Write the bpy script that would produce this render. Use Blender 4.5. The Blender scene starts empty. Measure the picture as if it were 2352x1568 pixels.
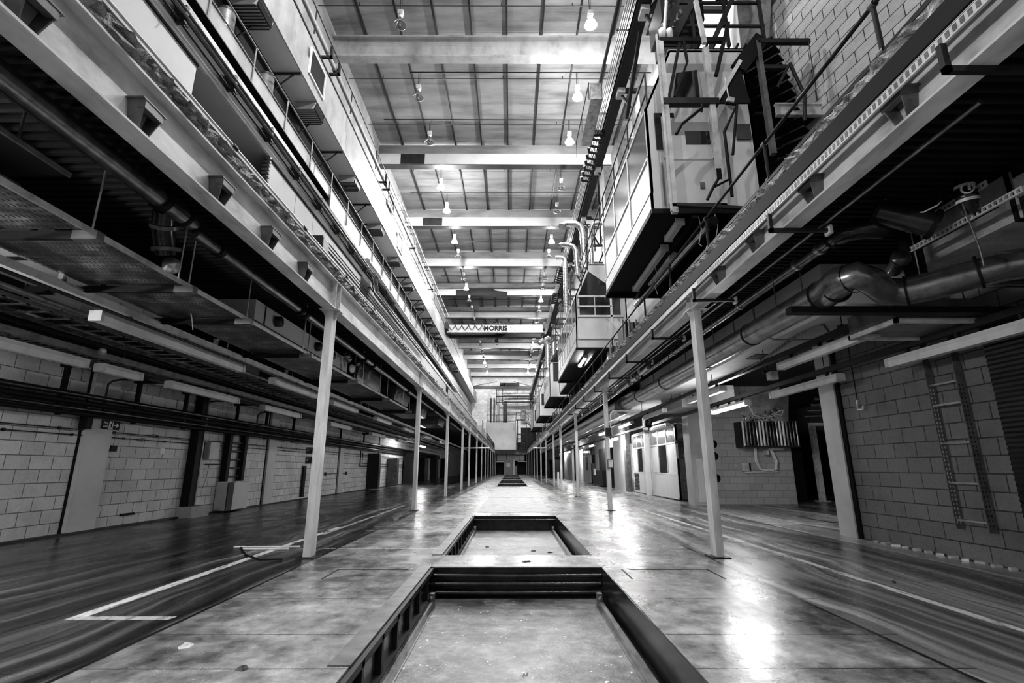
# industrial hall scene
import bpy, math, random
from mathutils import Vector, Matrix
random.seed(7)
S = bpy.context.scene
COL = S.collection
PI = math.pi

# ------------------------------------------------------------------ helpers
SPLIT = {'gable_wall','flange','end_cap','side_rail','side_lip','collar','post','bent_arm','brace','plant_box','drop_rod','stay','band','tee_flange','cross_beam','seam_band','strap','hanger','lower_panel','clip','stringer','edge_bar','tee_branch','hanger_clip','landing_bar','conductor_bar','spigot','riser_pipe','upper_post','elbow','strut','body','tube','end_stiffener','stay_rod','insulator','saddle'}
class MB:
    def __init__(s): s.v = []; s.f = []; s.s = []; s.p = []; s.k = 0; s.hold = False
    def add(s, vs, fs, sm=False):
        o = len(s.v); s.v += [tuple(p) for p in vs]
        if not s.hold: s.k += 1
        for f in fs: s.f.append([o + i for i in f]); s.s.append(sm); s.p.append(s.k)
        return s
    def box(s, x0, x1, y0, y1, z0, z1):
        return s.add([(x0,y0,z0),(x1,y0,z0),(x1,y1,z0),(x0,y1,z0),(x0,y0,z1),(x1,y0,z1),(x1,y1,z1),(x0,y1,z1)],
                     [(0,3,2,1),(4,5,6,7),(0,1,5,4),(1,2,6,5),(2,3,7,6),(3,0,4,7)])
    def obox(s, c, sz, rot):
        c = Vector(c); h = [a / 2 for a in sz]
        vs = [c + rot @ Vector((sx*h[0], sy*h[1], sz_*h[2])) for sz_ in (-1,1) for sx, sy in ((-1,-1),(1,-1),(1,1),(-1,1))]
        return s.add(vs, [(0,3,2,1),(4,5,6,7),(0,1,5,4),(1,2,6,5),(2,3,7,6),(3,0,4,7)])
    def bar(s, p0, p1, w, h, up=(0,0,1)):
        p0 = Vector(p0); p1 = Vector(p1); d = p1 - p0; L = d.length; d.normalize()
        u = Vector(up)
        if abs(d.dot(u)) > .98: u = Vector((0,1,0))
        a = d.cross(u).normalized(); b = a.cross(d).normalized()
        return s.obox((p0+p1)/2, (w, L, h), Matrix((a, d, b)).transposed())
    def prism(s, poly, axis, a0, a1):
        n = len(poly)
        def P(u, v, a): return (a,u,v) if axis == 'X' else ((u,a,v) if axis == 'Y' else (u,v,a))
        vs = [P(u,v,a0) for u,v in poly] + [P(u,v,a1) for u,v in poly]
        fs = [tuple(range(n))[::-1], tuple(range(n, 2*n))] + [(i,(i+1)%n,n+(i+1)%n,n+i) for i in range(n)]
        return s.add(vs, fs)
    def tube(s, pts, r, n=10, caps=True):
        P = [Vector(p) for p in pts]; m = len(P); rings = []
        R = r if isinstance(r, (list,tuple)) else [r]*m
        t = (P[1]-P[0]).normalized()
        a = t.cross(Vector((0,0,1)))
        if a.length < .05: a = t.cross(Vector((0,1,0)))
        a.normalize()
        for i in range(m):
            if i == 0: tt = P[1]-P[0]
            elif i == m-1: tt = P[-1]-P[-2]
            else: tt = (P[i]-P[i-1]).normalized() + (P[i+1]-P[i]).normalized()
            tt.normalize()
            a = (a - tt*a.dot(tt)).normalized(); b = tt.cross(a)
            rings.append([P[i] + (a*math.cos(2*PI*k/n) + b*math.sin(2*PI*k/n))*R[i] for k in range(n)])
        vs = [p for rg in rings for p in rg]
        fs = [(i*n+k, i*n+(k+1)%n, (i+1)*n+(k+1)%n, (i+1)*n+k) for i in range(m-1) for k in range(n)]
        s.add(vs, fs, n > 4)
        if caps:
            s.hold = True
            s.add(rings[0], [tuple(range(n))[::-1]]); s.add(rings[-1], [tuple(range(n))])
            s.hold = False
        return s
    def lathe(s, c, prof, n=16, d=(0,0,1)):
        c = Vector(c); d = Vector(d).normalized()
        pts = [c + d*z for z, r in prof]
        # direct rings about straight axis
        a = d.cross(Vector((0,0,1)))
        if a.length < .05: a = Vector((1,0,0))
        a.normalize(); b = d.cross(a)
        vs = []
        for (z, r), p in zip(prof, pts):
            vs += [p + (a*math.cos(2*PI*k/n)+b*math.sin(2*PI*k/n))*max(r, 1e-4) for k in range(n)]
        fs = [(i*n+k, i*n+(k+1)%n, (i+1)*n+(k+1)%n, (i+1)*n+k) for i in range(len(prof)-1) for k in range(n)]
        return s.add(vs, fs, True)
    def build(s, name, mat, parent=None):
        if parent is not None and name in SPLIT and len(set(s.p)) > 1:
            o = None
            for k in sorted(set(s.p)):
                m = MB(); idx = {}
                for f, sm, p in zip(s.f, s.s, s.p):
                    if p != k: continue
                    g = []
                    for i in f:
                        if i not in idx: idx[i] = len(m.v); m.v.append(s.v[i])
                        g.append(idx[i])
                    m.f.append(g); m.s.append(sm); m.p.append(0)
                o = m.build(name, mat, parent)
            return o
        o0 = Vector((0,0,0)); p = parent
        while p is not None: o0 = o0 + p.location; p = p.parent
        me = bpy.data.meshes.new(name)
        me.from_pydata([tuple(Vector(v)-o0) for v in s.v], [], s.f)
        me.polygons.foreach_set('use_smooth', s.s)
        me.materials.append(mat); me.update()
        o = bpy.data.objects.new(name, me); COL.objects.link(o)
        if parent is not None: o.parent = parent
        return o

def thing(name, label, cat, loc, group=None):
    o = bpy.data.objects.new(name, None); COL.objects.link(o)
    o.empty_display_size = .1; o.location = loc
    o['label'] = label; o['category'] = cat
    if group: o['group'] = group
    return o
def tag(o, label, cat, group=None, kind=None):
    o['label'] = label; o['category'] = cat
    if group: o['group'] = group
    if kind: o['kind'] = kind
    return o
def solo(name, mb, mat, label, cat, group=None, base=None):
    """a one-mesh thing whose origin sits at base"""
    if base is not None:
        b = Vector(base); mb.v = [tuple(Vector(v)-b) for v in mb.v]
    o = mb.build(name, mat)
    if base is not None: o.location = base
    return tag(o, label, cat, group)
def struct(name, mb, mat):
    o = mb.build(name, mat); o['kind'] = 'structure'; return o
def copy_tree(o, parent=None, loc=None, label=None):
    c = o.copy(); COL.objects.link(c)
    if parent is not None: c.parent = parent
    if loc is not None: c.location = loc
    if label: c['label'] = label
    for ch in list(o.children): copy_tree(ch, c)
    return c
ORD = ['nearest','second','third','fourth','fifth','sixth','seventh','eighth','ninth','tenth','eleventh','twelfth','thirteenth','fourteenth','fifteenth','sixteenth','seventeenth','eighteenth','nineteenth','twentieth']
def od(i): return ORD[i] if i < len(ORD) else '%dth' % (i+1)

# ------------------------------------------------------------------ materials
def newmat(name):
    m = bpy.data.materials.new(name); m.use_nodes = True
    nt = m.node_tree; nt.nodes.clear()
    out = nt.nodes.new('ShaderNodeOutputMaterial'); b = nt.nodes.new('ShaderNodeBsdfPrincipled')
    nt.links.new(b.outputs[0], out.inputs[0])
    return m, nt, b, out
def N(nt, t, **kw):
    n = nt.nodes.new(t)
    for k, v in kw.items():
        if k.startswith('i_'): n.inputs[int(k[2:])].default_value = v
        else: setattr(n, k, v)
    return n
def ramp(nt, fac, stops):
    r = nt.nodes.new('ShaderNodeValToRGB'); cr = r.color_ramp
    while len(cr.elements) > len(stops): cr.elements.remove(cr.elements[-1])
    while len(cr.elements) < len(stops): cr.elements.new(.5)
    for e, (p, v) in zip(cr.elements, stops): e.position = p; e.color = (v, v, v, 1)
    nt.links.new(fac, r.inputs[0]); return r.outputs[0]
def math_(nt, op, a, b=None, c=None):
    n = nt.nodes.new('ShaderNodeMath'); n.operation = op
    for i, x in enumerate((a, b, c)):
        if x is None: continue
        if isinstance(x, (int, float)): n.inputs[i].default_value = x
        else: nt.links.new(x, n.inputs[i])
    return n.outputs[0]
def pos(nt, scale=(1,1,1), off=(0,0,0)):
    g = nt.nodes.new('ShaderNodeNewGeometry'); m = nt.nodes.new('ShaderNodeMapping')
    m.inputs['Scale'].default_value = scale; m.inputs['Location'].default_value = off
    nt.links.new(g.outputs['Position'], m.inputs[0]); return m.outputs[0]
def noise(nt, vec, scale, detail=4, rough=.55):
    n = nt.nodes.new('ShaderNodeTexNoise'); n.inputs['Scale'].default_value = scale
    n.inputs['Detail'].default_value = detail; n.inputs['Roughness'].default_value = rough
    nt.links.new(vec, n.inputs['Vector']); return n.outputs[0]
def bump(nt, b, h, dist, strength=1):
    n = nt.nodes.new('ShaderNodeBump'); n.inputs['Distance'].default_value = dist; n.inputs['Strength'].default_value = strength
    nt.links.new(h, n.inputs['Height']); nt.links.new(n.outputs[0], b.inputs['Normal'])
def mat(name, v, rough=.55, metal=0., spec=.5, var=.25, scale=3., stretch=(1,1,1), bmp=0.):
    m, nt, b, out = newmat(name)
    b.inputs['Roughness'].default_value = rough; b.inputs['Metallic'].default_value = metal
    b.inputs['Specular IOR Level'].default_value = spec
    n = noise(nt, pos(nt, stretch), scale, 6, .65)
    c = ramp(nt, n, [(.28, v*(1-var*1.4)), (.5, v), (.75, min(1, v*(1+var)))])
    nt.links.new(c, b.inputs['Base Color'])
    if bmp:
        bump(nt, b, noise(nt, pos(nt), 40, 3), bmp)
    return m
M = {}
M['white_paint'] = mat('white_paint', .25, .5, var=.3, scale=1.6, stretch=(1,1,.5))
M['casing'] = mat('casing', .42, .5, var=.12, scale=1)
M['clad'] = mat('clad', .2, .6, var=.3, scale=1.5, stretch=(1,1,.6))
M['panel'] = mat('panel', .46, .45, var=.12, scale=.8)
M['cabin'] = mat('cabin', .64, .45, var=.13, scale=.9)
M['steel_paint'] = mat('steel_paint', .6, .42, var=.42, scale=3.2, stretch=(1,.4,1))
M['column'] = mat('column', .5, .33, var=.3, scale=4, stretch=(1.5,1.5,.35))
M['dark_steel'] = mat('dark_steel', .012, .5, spec=.25, var=.5, scale=4)
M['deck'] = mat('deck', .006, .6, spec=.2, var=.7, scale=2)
M['black'] = mat('black', .004, .6, spec=.15, var=.5, scale=3)
M['black_gloss'] = mat('black_gloss', .018, .22, metal=.3, var=.5, scale=5)
M['mid_steel'] = mat('mid_steel', .13, .4, metal=.4, var=.5, scale=5)
M['galv'] = mat('galv', .45, .28, metal=.85, var=.35, scale=6)
M['galv_dark'] = mat('galv_dark', .2, .24, metal=.85, var=.5, scale=6)
M['light_steel'] = mat('light_steel', .55, .4, metal=.2, var=.3, scale=5)
M['concrete'] = mat('concrete', .3, .8, var=.35, scale=2.5, bmp=.01)
M['rough_concrete'] = mat('rough_concrete', .26, .6, var=1.6, scale=11, stretch=(1,.6,2), bmp=.05)
M['fixture'] = mat('fixture', .62, .35, var=.18, scale=3)
M['cable_white'] = mat('cable_white', .68, .5, var=.1)
M['glass_dark'] = mat('glass_dark', .02, .06, var=.6, scale=1.2, spec=.8)
M['glass_mid'] = mat('glass_mid', .13, .1, var=.4, scale=1.2, spec=.8)
M['rubber'] = mat('rubber', .01, .6, var=.4)
M['plaster'] = mat('plaster', .5, .7, var=.18, scale=1.1)

def blockmat(name, v, axis, mortar, var=.2, bw=.46, rh=.235, dist=.012):
    m, nt, b, out = newmat(name)
    g = nt.nodes.new('ShaderNodeNewGeometry'); sp = nt.nodes.new('ShaderNodeSeparateXYZ'); cb = nt.nodes.new('ShaderNodeCombineXYZ')
    nt.links.new(g.outputs['Position'], sp.inputs[0])
    nt.links.new(sp.outputs[1 if axis == 'X' else 0], cb.inputs[0]); nt.links.new(sp.outputs[2], cb.inputs[1])
    br = nt.nodes.new('ShaderNodeTexBrick'); nt.links.new(cb.outputs[0], br.inputs['Vector'])
    br.inputs['Scale'].default_value = 1; br.inputs['Brick Width'].default_value = bw; br.inputs['Row Height'].default_value = rh
    br.inputs['Mortar Size'].default_value = .009; br.inputs['Mortar Smooth'].default_value = .3; br.inputs['Bias'].default_value = 0
    br.inputs['Color1'].default_value = (v*.88,)*3 + (1,); br.inputs['Color2'].default_value = (v*1.1,)*3 + (1,)
    br.inputs['Mortar'].default_value = (mortar,)*3 + (1,)
    n1 = ramp(nt, noise(nt, pos(nt), 1.3, 6, .7), [(.25, 1-var*1.6), (.55, 1), (.8, 1+0*var)])
    n2 = ramp(nt, noise(nt, pos(nt), 22, 4, .7), [(.3, .82), (.6, 1)])
    mx = N(nt, 'ShaderNodeMix', data_type='RGBA', blend_type='MULTIPLY'); mx.inputs[0].default_value = 1
    nt.links.new(br.outputs['Color'], mx.inputs[6]); nt.links.new(n1, mx.inputs[7])
    mx2 = N(nt, 'ShaderNodeMix', data_type='RGBA', blend_type='MULTIPLY'); mx2.inputs[0].default_value = 1
    nt.links.new(mx.outputs[2], mx2.inputs[6]); nt.links.new(n2, mx2.inputs[7])
    nt.links.new(mx2.outputs[2], b.inputs['Base Color']); b.inputs['Roughness'].default_value = .75
    h = math_(nt, 'SUBTRACT', 1, br.outputs['Fac'])
    h2 = math_(nt, 'ADD', h, math_(nt, 'MULTIPLY', noise(nt, pos(nt), 30, 3), .25))
    bump(nt, b, h2, dist)
    return m
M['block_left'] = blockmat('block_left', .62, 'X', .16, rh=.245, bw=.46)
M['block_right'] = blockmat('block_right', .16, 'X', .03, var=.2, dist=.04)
M['block_upper'] = blockmat('block_upper', .5, 'X', .01, dist=.03)
M['block_end'] = blockmat('block_end', .85, 'Y', .6)
M['block_cross'] = blockmat('block_cross', .42, 'Y', .3, var=.1)

def floor_mat(name):
    m, nt, b, out = newmat(name)
    g = nt.nodes.new('ShaderNodeNewGeometry'); sp = nt.nodes.new('ShaderNodeSeparateXYZ'); nt.links.new(g.outputs['Position'], sp.inputs[0])
    X, Y = sp.outputs[0], sp.outputs[1]
    # patchy polished centre slab
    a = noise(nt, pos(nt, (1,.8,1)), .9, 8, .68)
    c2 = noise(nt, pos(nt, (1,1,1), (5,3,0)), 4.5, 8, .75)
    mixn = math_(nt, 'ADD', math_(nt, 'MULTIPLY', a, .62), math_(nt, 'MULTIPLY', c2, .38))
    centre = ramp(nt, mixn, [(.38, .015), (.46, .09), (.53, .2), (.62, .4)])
    # aisles: dark truck streaks along the hall; left side also has painted shadow bands
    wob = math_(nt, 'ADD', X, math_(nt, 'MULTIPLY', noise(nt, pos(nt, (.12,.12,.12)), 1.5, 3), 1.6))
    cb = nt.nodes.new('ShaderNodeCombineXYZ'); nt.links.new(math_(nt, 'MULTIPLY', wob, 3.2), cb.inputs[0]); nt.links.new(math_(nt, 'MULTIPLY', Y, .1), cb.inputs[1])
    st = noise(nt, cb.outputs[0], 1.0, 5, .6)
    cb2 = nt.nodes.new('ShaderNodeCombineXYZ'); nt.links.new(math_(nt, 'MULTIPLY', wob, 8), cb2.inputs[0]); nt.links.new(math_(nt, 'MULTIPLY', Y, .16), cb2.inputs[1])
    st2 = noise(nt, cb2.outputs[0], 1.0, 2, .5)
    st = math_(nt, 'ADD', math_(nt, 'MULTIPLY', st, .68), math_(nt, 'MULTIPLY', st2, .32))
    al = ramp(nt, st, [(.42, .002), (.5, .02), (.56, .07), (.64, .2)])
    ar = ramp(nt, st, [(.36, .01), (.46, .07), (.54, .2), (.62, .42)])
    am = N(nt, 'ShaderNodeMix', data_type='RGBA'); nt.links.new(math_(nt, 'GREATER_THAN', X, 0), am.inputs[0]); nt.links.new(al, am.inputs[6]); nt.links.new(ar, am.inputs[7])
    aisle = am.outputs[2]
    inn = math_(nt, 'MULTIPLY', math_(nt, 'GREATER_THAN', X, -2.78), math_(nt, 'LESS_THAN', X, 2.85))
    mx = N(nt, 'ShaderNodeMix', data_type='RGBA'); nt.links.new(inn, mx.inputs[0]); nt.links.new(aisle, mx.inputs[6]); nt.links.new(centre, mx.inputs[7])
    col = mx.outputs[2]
    wear = ramp(nt, noise(nt, pos(nt, (3,.6,1)), 3.5, 5, .7), [(.38, 0), (.5, 1)])
    def line(col, mask, v, worn=True):
        if worn: mask = math_(nt, 'MULTIPLY', mask, wear)
        q = N(nt, 'ShaderNodeMix', data_type='RGBA'); nt.links.new(mask, q.inputs[0]); nt.links.new(col, q.inputs[6]); q.inputs[7].default_value = (v, v, v, 1)
        return q.outputs[2]
    def band(c, lo, hi):
        return math_(nt, 'MULTIPLY', math_(nt, 'GREATER_THAN', c, lo), math_(nt, 'LESS_THAN', c, hi))
    def AND(p, q): return math_(nt, 'MULTIPLY', p, q)
    # light strip at the foot of the right wall, painted lanes
    strip = ramp(nt, mixn, [(.4, .12), (.6, .34)])
    q = N(nt, 'ShaderNodeMix', data_type='RGBA'); nt.links.new(band(X, 5.95, 6.6), q.inputs[0]); nt.links.new(col, q.inputs[6]); nt.links.new(strip, q.inputs[7]); col = q.outputs[2]
    col = line(col, AND(band(X, -3.8, -3.68), band(Y, 4.7, 11.6)), .62)
    col = line(col, AND(band(X, -3.8, -2.9), band(Y, 4.7, 4.8)), .42)
    col = line(col, AND(band(X, -3.7, -3.6), band(Y, 10.3, 18)), .4)
    col = line(col, AND(band(X, 4.0, 4.1), band(Y, 0, 60)), .6)
    col = line(col, AND(band(X, 4.7, 4.76), band(Y, 8, 60)), .3)
    col = line(col, AND(band(X, 5.88, 5.95), band(Y, 0, 12)), .5)
    col = line(col, AND(band(X, 5.9, 9), band(Y, 12.2, 12.3)), .5)
    for y0 in (8.55, 10.9, 11.6): col = line(col, AND(band(X, -3.0, -.98), band(Y, y0, y0+.035)), .65)
    # joints between slabs
    for x0 in (2.84, -2.78): col = line(col, band(X, x0-.02, x0+.02), .003, False)
    for y0 in (3.62, 4.3, 5.4, 7.0, 9.8, 12.9, 16.8, 20.5, 25, 30, 36, 44, 52, 62, 74): col = line(col, AND(band(X, -3, 3), band(Y, y0, y0+.014)), .015, False)
    nt.links.new(col, b.inputs['Base Color'])
    rg = ramp(nt, noise(nt, pos(nt, (1,.5,1)), 1.6, 7, .7), [(.3, .17), (.5, .28), (.72, .45)])
    nt.links.new(rg, b.inputs['Roughness']); b.inputs['Specular IOR Level'].default_value = .6
    bump(nt, b, noise(nt, pos(nt), 5, 6, .6), .012, .5)
    return m
M['floor'] = floor_mat('floor')
def plate_mat(name):
    m, nt, b, out = newmat(name)
    a = noise(nt, pos(nt), 1.6, 8, .7); c2 = noise(nt, pos(nt, (1,1,1), (9,2,0)), 9, 6, .75)
    mixn = math_(nt, 'ADD', math_(nt, 'MULTIPLY', a, .6), math_(nt, 'MULTIPLY', c2, .4))
    base = ramp(nt, mixn, [(.37, .01), (.46, .045), (.54, .12), (.64, .24)])
    fl = ramp(nt, noise(nt, pos(nt, (1,1,1), (3,1,0)), 14, 3, .6), [(.685, 0), (.7, 1)])
    fq = N(nt, 'ShaderNodeMix', data_type='RGBA'); nt.links.new(fl, fq.inputs[0]); nt.links.new(base, fq.inputs[6]); fq.inputs[7].default_value = (.8,.8,.8,1); base = fq.outputs[2]
    g = nt.nodes.new('ShaderNodeNewGeometry'); sp = nt.nodes.new('ShaderNodeSeparateXYZ'); nt.links.new(g.outputs['Position'], sp.inputs[0])
    t = math_(nt, 'ADD', sp.outputs[0], math_(nt, 'MULTIPLY', sp.outputs[1], 1.6))
    w = math_(nt, 'FRACT', math_(nt, 'MULTIPLY', t, 1.1))
    near = math_(nt, 'LESS_THAN', sp.outputs[1], 4.3)
    msk = math_(nt, 'MULTIPLY', math_(nt, 'MULTIPLY', math_(nt, 'LESS_THAN', w, .3), near), math_(nt, 'GREATER_THAN', sp.outputs[1], 3.75))
    q = N(nt, 'ShaderNodeMix', data_type='RGBA'); nt.links.new(math_(nt, 'MULTIPLY', msk, .75), q.inputs[0]); nt.links.new(base, q.inputs[6]); q.inputs[7].default_value = (.05,.05,.05,1)
    nt.links.new(q.outputs[2], b.inputs['Base Color']); b.inputs['Roughness'].default_value = .42; b.inputs['Metallic'].default_value = .25
    bump(nt, b, a, .03, .6)
    return m
M['tray'] = plate_mat('tray')
M['cover'] = mat('cover', .36, .6, spec=.2, metal=0, var=.3, scale=3)
def roof_mat(name):
    m, nt, b, out = newmat(name)
    g = nt.nodes.new('ShaderNodeNewGeometry'); sp = nt.nodes.new('ShaderNodeSeparateXYZ'); nt.links.new(g.outputs['Position'], sp.inputs[0])
    w = math_(nt, 'FRACT', math_(nt, 'MULTIPLY', sp.outputs[1], 1/1.05))
    seam = math_(nt, 'LESS_THAN', w, .02)
    base = ramp(nt, noise(nt, pos(nt, (.3,1.2,1)), 1.2, 5, .6), [(.3, .08), (.6, .2)])
    q = N(nt, 'ShaderNodeMix', data_type='RGBA'); nt.links.new(seam, q.inputs[0]); nt.links.new(base, q.inputs[6]); q.inputs[7].default_value = (.22,.22,.22,1)
    nt.links.new(q.outputs[2], b.inputs['Base Color']); b.inputs['Roughness'].default_value = .7
    return m
M['roof'] = roof_mat('roof')
def perf_mat(name):
    m, nt, b, out = newmat(name)
    g = nt.nodes.new('ShaderNodeNewGeometry'); sp = nt.nodes.new('ShaderNodeSeparateXYZ'); nt.links.new(g.outputs['Position'], sp.inputs[0])
    u = math_(nt, 'FRACT', math_(nt, 'MULTIPLY', sp.outputs[0], 22)); v = math_(nt, 'FRACT', math_(nt, 'MULTIPLY', sp.outputs[1], 11))
    hole = math_(nt, 'MULTIPLY', math_(nt, 'LESS_THAN', u, .35), math_(nt, 'LESS_THAN', v, .5))
    base = ramp(nt, noise(nt, pos(nt), 3.5, 7, .7), [(.36, .03), (.52, .14), (.66, .42)])
    q = N(nt, 'ShaderNodeMix', data_type='RGBA'); nt.links.new(hole, q.inputs[0]); nt.links.new(base, q.inputs[6]); q.inputs[7].default_value = (.004,.004,.004,1)
    nt.links.new(q.outputs[2], b.inputs['Base Color']); b.inputs['Roughness'].default_value = .38; b.inputs['Metallic'].default_value = .6
    return m
M['perforated'] = perf_mat('perforated')
def emit(name, s):
    m = bpy.data.materials.new(name); m.use_nodes = True; nt = m.node_tree; nt.nodes.clear()
    o = nt.nodes.new('ShaderNodeOutputMaterial'); e = nt.nodes.new('ShaderNodeEmission'); e.inputs[1].default_value = s
    nt.links.new(e.outputs[0], o.inputs[0]); return m
M['bulb_on'] = emit("bulb_on", 300); M['tube_on'] = emit("tube_on", 170)
def clear_glass(name, tr, v=.8):
    m = bpy.data.materials.new(name); m.use_nodes = True; nt = m.node_tree; nt.nodes.clear()
    o = nt.nodes.new('ShaderNodeOutputMaterial'); t = nt.nodes.new('ShaderNodeBsdfTransparent'); gl = nt.nodes.new('ShaderNodeBsdfPrincipled')
    gl.inputs['Base Color'].default_value = (v,v,v,1); gl.inputs['Roughness'].default_value = .15
    mx = nt.nodes.new('ShaderNodeMixShader'); mx.inputs[0].default_value = 1-tr
    nt.links.new(t.outputs[0], mx.inputs[1]); nt.links.new(gl.outputs[0], mx.inputs[2]); nt.links.new(mx.outputs[0], o.inputs[0]); return m
M['lamp_glass'] = clear_glass('lamp_glass', .35, .12)
def glow_glass(name, s_):
    m = clear_glass(name, .4, .7); nt = m.node_tree; mx = [n for n in nt.nodes if n.type == 'MIX_SHADER'][0]
    e = nt.nodes.new('ShaderNodeEmission'); e.inputs[1].default_value = s_
    ad = nt.nodes.new('ShaderNodeAddShader'); o = [n for n in nt.nodes if n.type == 'OUTPUT_MATERIAL'][0]
    nt.links.new(mx.outputs[0], ad.inputs[0]); nt.links.new(e.outputs[0], ad.inputs[1]); nt.links.new(ad.outputs[0], o.inputs[0]); return m
M['glow_glass'] = glow_glass('glow_glass', 6)
M['pane'] = clear_glass('pane', .5, .1)

# ------------------------------------------------------------------ geometry constants
CY = [7.77, 15.84, 23.3, 30.7, 35.9, 43.7, 51.2, 58.7, 66.0, 73.6, 81.0, 89.0, 97.0]
XL, XR = -2.92, 3.0
YE = 98.6
# ------------------------------------------------------------------ setting
PITS = [(1.2, 7.07, -1.05, 1.19), (7.93, 14.2, -1.03, 1.21), (36.1, 42.3, -1.0, 1.2), (43.4, 55, -1.0, 1.2), (58, 70, -1.0, 1.2), (72, 94, -1.0, 1.2)]
f = MB(); T = -.04
xs0, xs1 = -1.05, 1.2
f.box(-8.8, -1.05, -6, 100, T-1, 0); f.box(1.2, 15, -6, 100, T-1, 0)
prev = -6
for (a, b_, x0, x1) in PITS:
    f.box(-1.05, 1.2, prev, a, T-1, 0); prev = b_
    if x1 < 1.2: f.box(x1, 1.2, a, b_, -1, 0)
    if x0 > -1.05: f.box(-1.05, x0, a, b_, -1, 0)
f.box(-1.05, 1.2, prev, 100, T-1, 0)
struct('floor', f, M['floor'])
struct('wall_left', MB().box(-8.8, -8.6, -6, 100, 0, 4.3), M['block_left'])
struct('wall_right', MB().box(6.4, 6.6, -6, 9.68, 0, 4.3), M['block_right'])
struct('wall_left_upper', MB().box(-7.9, -7.7, -6, 100, 4.4, 20.2), M['white_paint'])
def angled(x): pass
w = MB()
w.add([(7.9,-6,4.4),(5.81,8.0,4.4),(5.52,9.9,11.0),(7.9,-6,11.0),(8.1,-6,4.4),(6.01,8.0,4.4),(5.72,9.9,11.0),(8.1,-6,11.0)],
      [(0,1,2,3),(5,4,7,6),(3,2,6,7),(1,5,6,2)])
struct('wall_right_upper', w, M['block_upper'])
struct('wall_right_clad', MB().box(6.5, 6.7, -6, 100, 11.6, 20.2).box(6.5, 6.7, 10.4, 100, 4.4, 11.6), M['clad'])
struct('wall_back', MB().box(-8.8, 15, YE, YE+.2, 3.9, 20.2), M['block_end'])
struct('wall_back_lower', MB().box(-8.8, 15, YE+2, YE+2.2, 0, 4).box(-8.8, 15, YE+.2, YE+2, 3.9, 4.1), M['black'])
struct('wall_right_far', MB().box(6.9, 7.1, 33.5, 98.6, 0, 4.3), M['plaster'])
struct('wall_side_bay', MB().box(14.8, 15, 9, 40, 0, 4.3).box(10.15, 14.8, 26, 26.2, 0, 4.3), M['dark_steel'])
struct('ceiling', MB().box(-7.9, 6.7, -6, 100, 19.75, 20), M['roof'])
# slabs of the side galleries with profiled deck soffits
def deck(x0, x1, y0, y1):
    m = MB(); y = y0; p = .12
    prof = []
    while y < y1:
        prof += [(y, 4.14), (y+.045, 4.14), (y+.06, 4.2), (y+.105, 4.2)]; y += p
    n = len(prof)
    vs = [(x0, a, z) for a, z in prof] + [(x1, a, z) for a, z in prof]
    m.add(vs, [(i, i+1, n+i+1, n+i) for i in range(n-1)])
    m.box(x0, x1, y0, y1, 4.21, 4.4)
    return m
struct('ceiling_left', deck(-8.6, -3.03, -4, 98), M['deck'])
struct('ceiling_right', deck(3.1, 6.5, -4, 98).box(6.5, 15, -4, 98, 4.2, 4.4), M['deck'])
# kerbs with a ragged concrete face
def kerb(xf, sgn, z0, z1):
    m = MB(); ys = []; y = -2.
    while y < 98: ys.append(y); y += .07 if y < 14 else (.3 if y < 40 else 1.5)
    rows = 6; vs = []
    for y in ys:
        for k in range(rows):
            z = z0 + (z1-z0)*k/(rows-1)
            d = (random.random()**2)*.09 if 0 < k < rows-1 else 0
            vs.append((xf + sgn*d, y + random.uniform(-.02,.02), z + (random.uniform(-.012,.012) if 0<k<rows-1 else 0)))
    fs = [(i*rows+k, (i+1)*rows+k, (i+1)*rows+k+1, i*rows+k+1) for i in range(len(ys)-1) for k in range(rows-1)]
    m.add(vs, fs); m.box(xf - sgn*.01, xf - sgn*.16, -2, 98, z0, z1)
    return m
struct('trim_1', kerb(-2.86, 1, 4.22, 4.4), M['rough_concrete'])
struct('trim_2', kerb(2.93, -1, 4.22, 4.4), M['rough_concrete'])
struct('trim_3', MB().box(-3.3, -2.84, -2, 98, 4.4, 4.425), M['steel_paint'])
struct('trim_4', MB().box(2.92, 3.3, -2, 98, 4.4, 4.425), M['dark_steel'])

# blockwork piers of the walls
for i, (a, b_) in enumerate([(10.15, 10.85), (18.0, 18.6), (25.6, 26.2), (33.2, 33.8)]):
    struct('trim_%d' % (5+i), MB().box(-8.6, -8.52, a, b_, 0, 4.1), M['plaster'])
    struct('trim_%d' % (9+i), MB().box(-8.6, -8.585, a-.06, a-.005, 0, 4.1), M['black'])  # black strip standing in for the thin shadow line beside the pier
struct('trim_13', MB().box(6.33, 6.75, 9.72, 10.2, 0, 4.14), M['plaster'])
struct('trim_14', MB().box(6.36, 6.42, 9.62, 9.72, 0, 4.14), M['black'])
struct('baseboard_left', MB().box(-8.6, -8.5, -4, 98, 0, .04), M['dark_steel'])

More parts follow.
